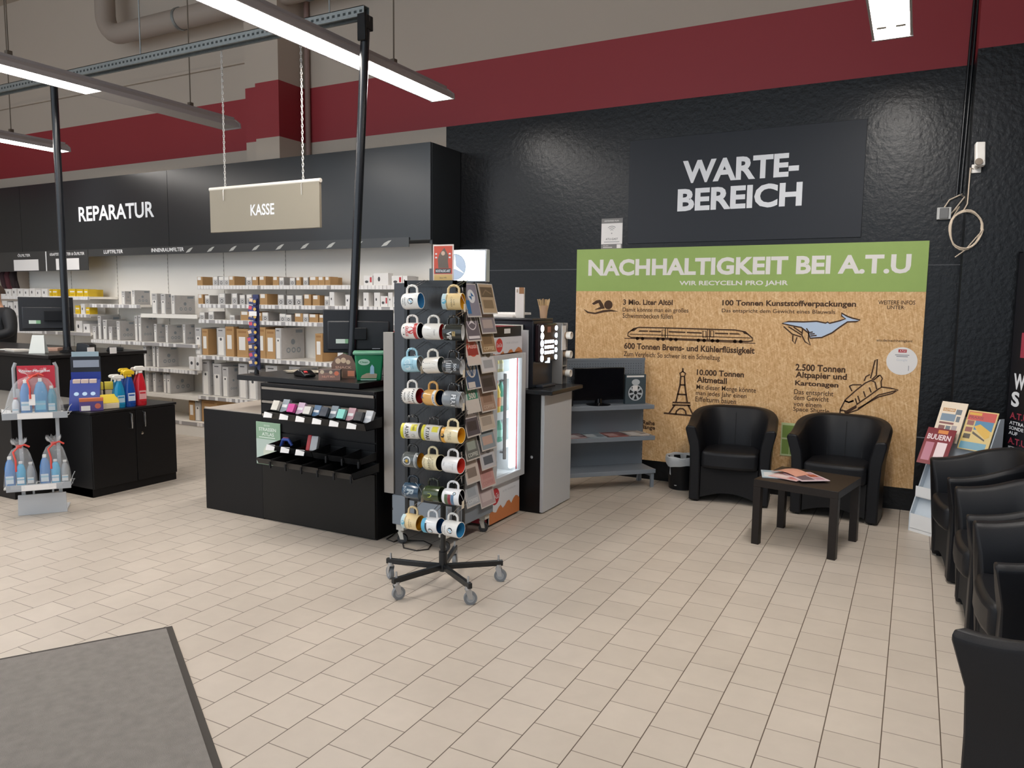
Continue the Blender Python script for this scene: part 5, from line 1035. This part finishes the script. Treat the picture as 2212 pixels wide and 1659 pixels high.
mb = MB().at(0, -.0046, 0, rx=90).disc(-.04, .125, .02).disc(.0, .13, .02).disc(.035, .118, .016).text('SNACK', -.06, .06, .07, .088, 2, .0003, .02).rect(-.07, -.01, .01, .05, 0, .0003).rect(.03, .08, .015, .055, 1, .0003)
mb.build('print', [c_('cbb094', .5), c_('d98a6c', .5), c_('c9a08c', .5)], t, smooth=0)
x, y = fl(752, 768, ZT)
t = thing('sauce_bottle', 'small bottle with a red cap behind the snack header card', 'bottle', (-3.80, 4.47, ZT))
MB().lathe([(0, 0), (.03, 0), (.032, .01), (.032, .14), (.016, .18), (.016, .2), (0, .2)], 18, cap=False).build('bottle_body', c_('7f9a72', .25), t, smooth=60); MB().cyl((0, 0, .19), (0, 0, .25), .026, n=16).build('cap', c_('c9202a', .35), t)
x, y = fl(678, 812, ZT)
t = thing('card_terminal', 'black payment terminal on the worktop beside the snack box', 'payment terminal', (-3.98, 4.22, ZT+.001), -20)
MB().prism([(-.09, 0), (.09, 0), (.09, .02), (.03, .045), (-.03, .05), (-.09, .03)], -.045, .045, 0, 'xz').build('housing', mat('terminal_black', '121316', .2), t, .008)
MB().at(-.05, 0, .0415, ry=-13).box(-.025, .025, -.032, .032, 0, .001).build('screen', c_('9fb3bd', .15), t); MB().at(.055, -.02, .034, ry=24).box(-.012, .012, -.012, .012, 0, .006).build('stop_key', c_('c9383a', .4), t)
mb = MB(); random.seed(2)
for k in range(8):
    mb.at(random.uniform(-.05, .05), random.uniform(-.05, .05), k*.0016, rz=random.uniform(-25, 25)).box(-.11, .11, -.075, .075, 0, .001)
tag(mb.build('paper_stack', c_('b0a898', .7), loc=(-4.20, 4.45, ZT+.001)), 'loose stack of papers on the checkout worktop', 'paper')
x, y = fl(541, 802, ZT)
t = thing('candy_tower', 'tall twisted candy display in blue and yellow standing on the worktop left end', 'display', (-4.43, 4.18, ZT), 20)
MB().cyl((0, 0, 0), (0, 0, .05), .02, .012, n=10).build('post', BLKP, t)
random.seed(4)
MB().box(-.012, .03, -.008, .008, .03, .60).build('backing_strip', c_('2a2f5a', .4), t)
for k in range(9):
    z = .06+k*.058
    mb = MB().at(-.008+.006*math.sin(k*1.7), -.022, z, ry=random.uniform(-18, 18)).box(-.03, .025, -.013, .013, 0, .05, 0).box(-.03, -.004, -.0135, -.013, .02, .045, 1).disc(0, 0, .001)
    mb.at(.0, -.036, z+.025, rx=90).disc(.014, .0, .012, 2, .0006, 14)
    mb.build('candy_bar', [c_('3a3f78' if k % 2 else '333a66', .35), c_('c94a5c' if k % 2 else 'd9c0a8', .4), c_('c9a24a', .4)], t)
MB().box(-.03, .03, -.04, -.038, .44, .475).build('price_card', PAP, t)
# monitor on the checkout pole
def monitor(label, p, rz, w, h, back, tilt=0):
    t = thing('monitor', label, 'monitor', p, rz)
    MB().box(-w/2, w/2, .0, .022, 0, h).build('screen_housing', mat('monitor_black', '191b20', .4), t, .006)
    MB().box(-w/2+.012, w/2-.012, .022, .0225, .015, h-.012).build('screen', mat('screen_black', '0a0b10', .18), t)
    MB().box(-w*.44, w*.44, -.022, 0, .02, h*back).build('rear_cover', mat('monitor_rear', '202227', .45), t, .012)
    MB().box(-w*.32, -w*.19, -.0228, -.022, h*.22, h*.32).box(-w*.19, -w*.11, -.0229, -.022, h*.22, h*.32, 1).build('sticker', [c_('c9d6cc', .5), c_('7fae86', .5)], t)
    return t
t = monitor('black monitor seen from behind on the checkout pole', (-3.70, 4.50, 1.235), 38, .52, .325, .74)
MB().box(.10, .16, -.0228, -.022, .03, .036).build('rear_print', c_('9a9da2', .5), t)
MB().box(-.03, .06, -.06, -.018, .10, .19).build('pole_bracket', BLKP, t, .004)
t = thing('receipt_printer', 'black receipt printer behind the green tub', 'printer', (-3.24, 4.62, ZT), 0)
MB().prism([(-.08, 0), (.09, 0), (.09, .17), (.0, .2), (-.08, .185)], -.08, .08, 0, 'xz').build('housing', mat('printer_black', '121315', .35), t, .006)
MB().box(-.06, .07, -.082, -.08, .05, .06).build('paper_slot', c_('3c3d40', .4), t)
t.location = (-3.43, 4.62, ZT)
t = thing('leaflet_box', 'white framed pink card standing behind the green tub', 'card', (-3.62, 4.64, ZT), 30)
MB().box(-.085, .085, -.004, .004, 0, .24).build('card', PAP, t, .002); MB().at(0, -.0046, 0, rx=90).rect(-.05, .06, .1, .21, 0).rect(-.075, -.07, .02, .23, 1).build('print', [c_('c9648c', .5), c_('c23a44', .5)], t)
# floor cable behind the mug stand
mb = MB(); P = [wx(858, 1040, 4.05), wx(848, 1100, 4.0)]
pts = [(P[0][0], 4.05, P[0][1]), (P[1][0], 4.0, P[1][1])]
for px, py in ((858, 1148), (845, 1160), (835, 1166), (850, 1172), (878, 1160), (868, 1165), (872, 1185), (900, 1191), (925, 1188), (932, 1178), (915, 1170), (880, 1169), (870, 1160)): a, b = fl(px, py); pts.append((a, b, .005))
mb.tube(pts, .0045, 6); tag(mb.build('power_cable', c_('2a2522', .5)), 'dark power cable looping on the floor behind the mug stand', 'cable')
# ================================================================ far left counter
t = thing('service_counter', 'black L-shaped counter at far left carrying a monitor', 'counter', (0, 0, 0))
MB().box(-10.2, -6.97, 4.12, 5.08, 0, 1.065).build('tall_section', BLK, t, .004)
MB().box(-10.2, -6.95, 4.09, 5.1, 1.067, 1.10).build('worktop', mat('worktop_matt', '1a191a', .33, spec=.3), t, .004)
MB().box(-8.4, -6.32, 3.40, 4.117, 0, .70).build('low_section', BLK, t, .003)
MB().box(-8.4, -6.30, 3.385, 4.117, .702, .73).build('low_top', c_('77746f', .4), t, .003)
for px, py in ((196, 757), (244, 757)):
    a, b, c = on(px, py, 0, -6.945); MB().box(-.0, .004, -.035, .035, -.03, .03).build('price_card', PAP, t, loc=(-6.944, b, c))
a = wx(12, 841, 3.38); MB().box(-.08, .05, -.003, 0, -.03, .03).build('price_card', PAP, t, loc=(a[0], 3.384, .70))
t = thing('low_cabinet', 'low black cabinet with two doors and silver handles carrying spray bottles', 'cabinet', (-5.825, 3.745, 0))
MB().box(-.44, -.016, .0, .79, .0, .685).build('carcass', BLK, t, .003)
MB().box(-.45, .005, -.01, .80, .685, .705).build('cabinet_top', mat('worktop_matt', '1a191a', .33, spec=.3), t, .004)
for k, (a, b) in enumerate(((.003, .392), (.398, .787))):
    d = MB().box(-.015, .0, a, b, .07, .68).build('door', BLK, t, .002)
    hy = .345 if k == 0 else .47
    hx = on((282, 310)[k], 910, 0, -5.815)[1]-3.745
    mb = MB().tube([(0, hx, .53), (.028, hx, .535), (.03, hx, .58), (.03, hx, .63), (.028, hx, .655), (0, hx, .66)], .007, 8); mb.build('handle', CHR, d)
    if k == 1:
        ly, lz = on(307, 935, 0, -5.82)[1]-3.745, on(307, 935, 0, -5.82)[2]; MB().at(.0, ly, lz, ry=90).lathe([(.013, 0), (.013, .008), (0, .009)], 14).build('lock', CHR, d)
MB().box(-.43, -.02, .0, .79, -.0, .07).build('plinth', BLKM, t)
ZC = .7055
# goods on the cabinet
t = thing('counter_display', 'blue counter display box with a dark header at the cabinet left end', 'display box', (-6.06, 3.86, ZC), 52)
NB = c_('22388a', .4)
MB().prism([(-.12, 0), (.11, 0), (.11, .24), (.02, .24), (-.12, .06)], -.11, .11, 0, 'yz').build('tray', NB, t, .002)
mb = MB().box(-.11, .11, .10, .112, .24, .43, 0).box(-.11, .11, .097, .10, .24, .30, 1).box(-.09, .10, .096, .10, .34, .40, 2).box(-.1, .1, .098, .112, .43, .47, 3)
mb.build('header_card', [c_('20262e', .4), NB, c_('8c96a6', .4), c_('93a9b4', .4)], t)
for k in range(3): MB().box(-.09+k*.06, -.035+k*.06, -.0, .06, .10, .245).build('product_box', c_('d6c3b8', .4), t, .003)
mb = MB(); mb.T = Matrix.Translation((0, -.075, .115)) @ Matrix.Rotation(R(52), 4, 'X')
for k in range(3): mb.disc(-.06+k*.06, .02, .018, 0, .004)
mb.build('drop_print', [c_('a9c6e0', .4)], t)
t = thing('wipes_box', 'violet and orange packet standing before the blue display box', 'box', (-5.92, 3.815, ZC), 60)
MB().box(-.085, .085, -.025, .025, 0, .105, 0).box(-.086, .086, -.026, .026, .078, .106, 1).build('carton', [c_('5a4a86', .4), c_('c9744c', .4)], t, .002)
MB().at(0, -.0262, 0, rx=90).rect(-.075, -.01, .005, .045, 0).disc(.045, .04, .022, 1).build('print', [PAP, c_('c96a58', .4)], t)
t = thing('sponge_pack', 'white and yellow sponge pack on the black cabinet', 'pack', (-5.94, 3.96, ZC), 75)
MB().box(-.085, .085, -.05, .05, 0, .05).build('sponge', c_('d9cbb2', .7), t, .006); MB().prism([(-.05, .05), (.05, .05), (.02, .115), (-.01, .12)], -.083, .083, 0, 'yz').build('yellow_lid', c_('d6bc1c', .5), t)
t = thing('clay_bottle', 'small cream bottle with yellow cap behind the sponge pack', 'bottle', (-6.05, 3.97, ZC), 70, 'cream bottles on the cabinet')
MB().box(-.03, .03, -.02, .02, 0, .15).build('bottle_body', c_('cbbfa8', .5), t, .01); MB().box(-.032, .032, -.022, .022, .15, .215).build('cap', c_('d2c04a', .5), t, .004)
dup(t, (-6.02, 4.04, ZC), 62, 'second cream bottle with yellow cap, right behind the sponge pack')
def spray(label, x, y, col, head, h, lab, rz=80, ft='spray bottles on the cabinet'):
    t = thing('spray_bottle', label, 'bottle', (x, y, ZC), rz, ft)
    w = .045
    mb = MB(); rr = []
    for f, z in ((.92, 0), (1, .012), (1, h*.42), (.82, h*.6), (.45, h*.78), (.36, h*.82)): rr.append([(w*f*math.cos(2*PI*j/20)*1.0, .03*f*math.sin(2*PI*j/20), z) for j in range(20)])
    mb.rings(rr); mb.build('bottle_body', c_(col, .12), t, smooth=60)
    mb = MB().cyl((0, 0, h*.82), (0, 0, h*.88), .018, n=14).prism([(-.05, h*.9), (.035, h*.88), (.04, h*.95), (.02, h), (-.04, h), (-.055, h*.96)], -.014, .014, 0, 'xz'); mb.prism([(-.035, h*.9), (-.02, h*.9), (-.028, h*.8), (-.04, h*.78)], -.006, .006, 0, 'xz')
    mb.build('spray_head', c_(head, .4), t, .004)
    MB().at(0, -.0305, 0, rx=90).rect(-.03, .03, h*.1, h*.38, 0).rect(-.03, .03, h*.1, h*.16, 1, .0004).rect(-.024, .024, h*.3, h*.34, 1, .0004).build('label', [c_(lab, .4), c_(col, .4)], t)
    return t
spray('turquoise spray bottle with white head at left of the row', -5.91, 4.06, '1f87b4', 'e6e3dd', .275, 'a9c6d6')
spray('second turquoise spray bottle with white head, further back', -6.0, 4.09, '1f7fac', 'e6e3dd', .275, '8fb4c8')
spray('front dark blue spray bottle with yellow head', -5.90, 4.15, '1c4a9a', 'e0bb20', .31, 'c9d6e2')
spray('middle dark blue spray bottle with yellow head', -5.98, 4.19, '1c4a9a', 'e0bb20', .31, 'c9d6e2')
spray('rear dark blue spray bottle with yellow head', -6.06, 4.22, '1c4a9a', 'e0bb20', .315, 'c9d6e2')
spray('red spray bottle with white head at right of the row', -5.90, 4.255, 'c02430', 'e6e3dd', .34, 'd9a0a0')
spray('rear red spray bottle with grey head beside the yellow ones', -5.99, 4.29, 'b4222e', 'b9aea8', .325, 'd9a0a0')
# things on the far left counter
ZL = 1.101
t = monitor('black monitor seen from behind beside the far left pole', (-7.50, 4.42, 1.30), 57, .46, .33, .72)
MB().box(-.02, .17, -.07, -.02, .10, .2).build('pole_bracket', BLKP, t, .004)
for k, (px, py, ds, c1, w, h) in enumerate(((172, 738, 'black box at the pole foot on the left counter', '17171a', .15, .09), (210, 740, 'black tape dispenser lying on the left counter', '141414', .15, .04))):
    x, y = fl(px, py, ZL+.02); x, y = min(x, -7.06), min(max(y, 4.2), 5.0)
    o = MB().prism([(-w/2, 0), (w/2, 0), (w/2, h*.8), (w*.2, h), (-w*.4, h)], -.05, .05, 0, 'xz').build('desk_box' if k == 0 else 'tape_dispenser', c_(c1, .4), None, .006, loc=((-7.12, 4.56, ZL), (-7.10, 4.85, ZL))[k], rz=(20, 50)[k]); tag(o, ds, 'box' if k == 0 else 'dispenser')
t = thing('table_sign', 'folded white card sign standing on the far left counter', 'sign', (-7.33, 4.23, ZL), 40)
MB().add([(-.07, -.05, 0), (.07, -.05, 0), (.05, 0, .17), (-.05, 0, .17)], [(0, 1, 2, 3)]).add([(-.07, .05, 0), (.07, .05, 0), (.05, .003, .17), (-.05, .003, .17)], [(0, 1, 2, 3)]).build('card', c_('d2d6d2', .6), t)
for k, (x, y, rz, col, ds) in enumerate(((-8.0, 4.35, 20, 'd6d6d2', 'white sheet lying flat on the far left counter'), (-7.75, 4.28, -10, 'c9c4bc', 'grey folder lying on the far left counter'), (-7.65, 4.5, 40, 'c9a08c', 'pinkish papers behind the folded card sign'))):
    tag(MB().box(-.12, .12, -.08, .08, 0, .006+.01*k).build('document', c_(col, .7), loc=(x, y, ZL+.0005), rz=rz), ds, 'paper', 'papers on the left counter')
# ================================================================ gift set rack
GP, GZ = (-5.735, 3.28, 0), 52.8
t = thing('gift_rack', 'grey wire display rack with red sign holding wrapped gift sets', 'display rack', GP, GZ)
GW = mat('rack_grey', 'a3a7ac', .4, metal=.2)
MB().prism([(-.16, .0), (.16, .0), (.155, .155), (-.155, .155)], -.012, .0, 0, 'xz').box(-.155, .155, .0, .25, 0, .012).build('foot_plate', SLV, t, .002)
mb = MB()
for x in (-.12, .12): mb.box(x-.012, x+.012, .0, .02, .01, .95, 0)
for x in (-.055, .07): mb.box(x-.006, x+.006, .0, .012, .15, .24, 0)
mb.build('post', GW, t)
for q in ([(-.14, .02, .75), (-.145, .03, 1.0), (-.145, .03, 1.10), (-.13, .03, 1.14)], [(.135, .02, .75), (.13, .03, 1.0), (.13, .03, 1.10), (.115, .03, 1.14)]): MB().tube(q, .012, 8).build('handle_tube', GW, t)
for z in (.745, .215):
    s = MB().box(-.205, .205, -.145, -.14, z-.004, z+.045).build('shelf_lip', GW, t, .002)
    MB().box(-.11, .11, -.1475, -.145, z+.0, z+.04).build('price_strip', PAP, s)
    mb = MB()
    for k in range(14): mb.tube([(-.2+k*.0308, -.14, z+.006), (-.2+k*.0308, .15, z+.006)], .0022, 5)
    for y in (-.14, .0, .15): mb.tube([(-.205, y, z+.002), (.205, y, z+.002)], .003, 5)
    for x in (-.205, .205): mb.tube([(x, -.14, z+.04), (x, .0, z+.06), (x, .15, z+.06)], .003, 5)
    mb.build('wire_shelf', GW, t)
MB().box(-.12, .12, .005, .011, .80, 1.12).build('sign_card', c_('b8283a', .45), t)
MB().at(0, .0044, 0, rx=90).text('Winter-Pflege-Set', -.11, .09, 1.068, 1.09, 0, 0, .02).build('sign_text', LET, t, smooth=0)
Mr = Matrix.Translation(GP) @ Matrix.Rotation(R(GZ), 4, 'Z')
def gift(label, lx, ly, lz, w, h, hb, bottles, seed):
    p = Mr @ Vector((lx, ly, lz)); t = thing('gift_bag', label, 'gift set', p, GZ, 'film-wrapped gift sets')
    random.seed(seed)
    MB().box(-w*.48, w*.48, -.085, .085, 0, .012).build('base_card', c_('c9c8c0', .6), t)
    for (bx, wd, bh, col, cap, lab) in bottles:
        b = MB().at(bx, -.01, .013).rings([[(wd/2*f*math.cos(2*PI*j/16), .03*f*math.sin(2*PI*j/16), z) for j in range(16)] for f, z in ((.95, 0), (1, .01), (1, bh*.6), (.7, bh*.8), (.35, bh*.9))]).build('bottle', c_(col, .2), t, smooth=60)
        MB().at(bx, -.01, .013).box(-.012, .012, -.012, .012, bh*.9, bh).build('cap', c_(cap, .4), b, .003)
        MB().at(bx, -.041, .013, rx=90).rect(-wd*.36, wd*.36, bh*.1, bh*.36, 0).rect(-wd*.36, wd*.36, bh*.24, bh*.3, 1, .0003).build('label', [c_(lab, .4), c_('8fb9cf', .4)], b)
    n = 48; rr = []
    for k, (f, z) in enumerate(((1.0, .0), (1.05, .02), (.98, h*.3), (.84, h*.55), (.66, h*.8), (.5, h*.92), (.17, h), (.24, h*1.05), (.42, h*1.12), (.5, h*1.18))):
        am = .03+.05*max(0, z/h-.3)
        rr.append([(w/2*f*(1+am*math.sin(j*2.6+k)+am*.6*math.sin(j*5.3+k*2))*math.copysign(abs(math.cos(2*PI*j/n))**.7, math.cos(2*PI*j/n)), .1*min(1, f*1.1)*(1+am*math.sin(j*3.1+k))*math.copysign(abs(math.sin(2*PI*j/n))**.8, math.sin(2*PI*j/n)), z+(.012*math.sin(j*1.9) if k > 7 else 0)) for j in range(n)])
    MB().rings(rr, 0, cap=False).build('film_wrap', FILM, t, smooth=50)
    mb = MB().lathe([(w*.09, h-.012), (w*.09, h+.012)], 14, cap=False); mb.tube([(0, -w*.08, h), (-.03, -.06, h-.03), (-.01, -.1, h*.72), (-.01, -.104, h*.45)], .007, 6).tube([(0, -w*.08, h), (.04, -.04, h+.02), (.07, -.03, h-.0)], .007, 6)
    mb.build('ribbon', c_('cf4438', .4), t)
    if hb: MB().at(-.0, -.1, h*.42, rx=86).box(-.02, .02, -.04, .04, 0, .002).build('gift_label', PAP, t)
    return t
BA = [(-.05, .075, .25, '1f74b8', 'e6e6e2', 'd9e2e8'), (.045, .09, .26, '1a84bc', 'e2e2de', '5fb0d0'), (.115, .06, .2, '12809e', 'd0d0cc', 'b9c9d0'), (-.115, .05, .12, 'c9ccd0', 'b9454a', 'd6d6da')]
gift('large wrapped gift set with blue bottles on the upper shelf of the rack', -.02, .0, .755, .36, .29, True, BA, 1)
BB = [(-.062, .068, .22, '1f74ba', 'e6e6e2', 'c9d6de'), (.006, .062, .18, '2aa2d0', 'c6c9cc', 'e2e6e8'), (.068, .055, .17, '8f9499', 'd9d9d8', 'd6d6d6')]
gift('left wrapped gift set with blue bottles on the lower shelf of the rack', -.125, -.05, .228, .20, .30, False, BB, 2)
gift('right wrapped gift set with blue bottles on the lower shelf of the rack', .095, -.05, .228, .20, .31, False, BB, 3)
# ================================================================ door mat
A = Vector((-3.172, 2.408)); B_dir = Vector((-.365, -.604)); Bq = Vector((1.12, -.70))
x1, y1 = fl(372, 1354); x2, y2 = fl(0, 1425); x3, y3 = fl(465, 1659)
u = Vector((x2-x1, y2-y1)).normalized(); v = Vector((x3-x1, y3-y1)); v = (v-u*v.dot(u)).normalized()
t = thing('door_mat', 'large grey entrance mat with dark rubber edge at the lower left', 'mat', (x1, y1, 0), math.degrees(math.atan2(v.y, v.x)))
L_, W_ = 2.4, 1.9; s_ = 1 if (Vector((-v.y, v.x)).dot(u) > 0) else -1
def yy(a, b): return (min(a*s_, b*s_), max(a*s_, b*s_))
a, b = yy(0, W_); MB().box(0, L_, a, b, 0, .006).build('rubber_edge', c_('3b3631', .7), t, .002)
a, b = yy(.03, W_-.03); MB().box(.03, L_-.03, a, b, .006, .011).build('carpet', mat('mat_carpet', '85807b', .95, bump=.5, bs=260, var=.22, vs=24), t)
# ================================================================ person at the far left counter
def skin(name, joints, edges, m, parent, lvl=2, root=0):
    me = bpy.data.meshes.new(name); me.from_pydata([j[0] for j in joints], edges, []); me.materials.append(m)
    o = bpy.data.objects.new(name, me); C.objects.link(o); o.parent = parent
    md = o.modifiers.new('skin', 'SKIN'); md.use_smooth_shade = True
    for i, j in enumerate(joints):
        r_ = j[1] if isinstance(j[1], tuple) else (j[1], j[1]); me.skin_vertices[0].data[i].radius = r_
        me.skin_vertices[0].data[i].use_root = (i == root)
    s = o.modifiers.new('sub', 'SUBSURF'); s.levels = lvl; s.render_levels = lvl
    return o
def build_person():
    t = thing('person', 'person in a dark jacket leaning on the far left counter', 'person', (-10.13, 5.42, 0), 0)
    SK = mat('skin_tone', 'c99a7e', .5); JK = mat('dark_jacket', '17181c', .7, bump=.1, bs=60); TR = mat('dark_trousers', '20222a', .8)
    J = [((0, 0, .95), (.15, .11)), ((0, -.01, 1.15), (.15, .11)), ((0, -.03, 1.35), (.17, .115)), ((0, -.05, 1.47), (.07, .07)), ((0, -.07, 1.55), (.055, .058)), ((0, -.09, 1.66), (.078, .095)), ((0, -.085, 1.75), (.06, .07)),
         ((.2, -.04, 1.42), (.06, .06)), ((.30, -.09, 1.18), (.05, .05)), ((.16, -.36, 1.14), (.036, .036)), ((.13, -.43, 1.135), (.03, .02)),
         ((-.2, -.04, 1.42), (.06, .06)), ((-.28, -.1, 1.18), (.05, .05)), ((-.14, -.36, 1.14), (.036, .036)), ((-.11, -.43, 1.135), (.03, .02)),
         ((.09, 0, .88), (.09, .09)), ((.1, .0, .5), (.06, .065)), ((.1, .03, .1), (.04, .045)), ((.1, -.1, .04), (.035, .03)),
         ((-.09, 0, .88), (.09, .09)), ((-.1, .0, .5), (.06, .065)), ((-.1, .03, .1), (.04, .045)), ((-.1, -.1, .04), (.035, .03))]
    E = [(0, 1), (1, 2), (2, 3), (3, 4), (4, 5), (5, 6), (2, 7), (7, 8), (8, 9), (9, 10), (2, 11), (11, 12), (12, 13), (13, 14), (0, 15), (15, 16), (16, 17), (17, 18), (0, 19), (19, 20), (20, 21), (21, 22)]
    n = len(J)
    for s_, base in ((1, 10), (-1, 14)):
        bx, by, bz = J[base][0]
        for k, (dx, ln) in enumerate(((-.026, .07), (-.009, .082), (.009, .078), (.025, .062))):
            a = len(J); J.append(((bx+dx*s_, by-.045, bz-.002), .009)); J.append(((bx+dx*1.15*s_, by-.045-ln*.55, bz-.004), .0085)); J.append(((bx+dx*1.2*s_, by-.045-ln, bz-.016), .007))
            E += [(base, a), (a, a+1), (a+1, a+2)]
        a = len(J); J.append(((bx-.04*s_, by-.015, bz), .01)); J.append(((bx-.058*s_, by-.045, bz-.008), .008)); E += [(base, a), (a, a+1)]
    skin('body', J, E, SK, t)
    JJ = [((0, 0, .92), (.19, .14)), ((0, -.01, 1.15), (.185, .145)), ((0, -.03, 1.36), (.20, .145)), ((0, -.045, 1.48), (.085, .085)), ((.21, -.04, 1.43), (.085, .085)), ((.325, -.08, 1.19), (.075, .075)), ((.19, -.31, 1.15), (.05, .05)),
          ((-.21, -.04, 1.43), (.085, .085)), ((-.30, -.09, 1.19), (.075, .075)), ((-.16, -.31, 1.15), (.05, .05))]
    skin('jacket', JJ, [(0, 1), (1, 2), (2, 3), (2, 4), (4, 5), (5, 6), (2, 7), (7, 8), (8, 9)], JK, t)
    TT = [((0, 0, .93), (.16, .125)), ((.09, 0, .86), (.105, .11)), ((.1, 0, .5), (.078, .085)), ((.1, .03, .09), (.062, .07)), ((-.09, 0, .86), (.105, .11)), ((-.1, 0, .5), (.078, .085)), ((-.1, .03, .09), (.062, .07))]
    skin('trousers', TT, [(0, 1), (1, 2), (2, 3), (0, 4), (4, 5), (5, 6)], TR, t)
    mb = MB()
    for s_ in (-1, 1): mb.at(s_*.1, -.045, 0).rings([[(.05*f*math.cos(2*PI*j/16), .13*f*math.sin(2*PI*j/16), z) for j in range(16)] for f, z in ((1, 0), (1.02, .03), (.85, .06), (.4, .085))])
    mb.build('shoes', c_('1a1512', .5), t)
    mb = MB().at(0, -.075, 1.70); rr = []
    for k in range(9):
        a = PI/2*k/8; rr.append([(.093*math.cos(a)*math.cos(2*PI*j/24), .112*math.cos(a)*math.sin(2*PI*j/24)+(.012 if math.sin(2*PI*j/24) > 0 else .02*(1-k/8)), -.03*(1-k/8)*(1 if math.sin(2*PI*j/24) > -.2 else -1.2)+.10*math.sin(a)) for j in range(24)])
    mb.rings(rr); mb.build('hair', c_('3a2a20', .8), t)
    mb = MB()
    for s_ in (-1, 1): mb.at(s_*.032, -.172, 1.675).lathe([(0, -.008), (.007, -.004), (.008, 0), (.007, .004), (0, .008)], 10)
    mb.build('eyes', c_('2a2220', .3), t)
    mb = MB().at(0, -.178, 1.645).rings([[(.012*f*math.cos(2*PI*j/10), -.02*f*max(0, -math.sin(2*PI*j/10))+.01, z) for j in range(10)] for f, z in ((1.1, -.015), (1, 0), (.4, .035))]); mb.build('nose', SK, t)
    MB().box(-.022, .022, -.176, -.168, 1.60, 1.607).build('mouth', c_('a5645a', .5), t)
    for s_ in (-1, 1): MB().at(s_*.082, -.08, 1.665, ry=90).lathe([(.0, -.008), (.018, -.004), (.022, .004), (0, .008)], 12).build('ear', SK, t)
build_person()
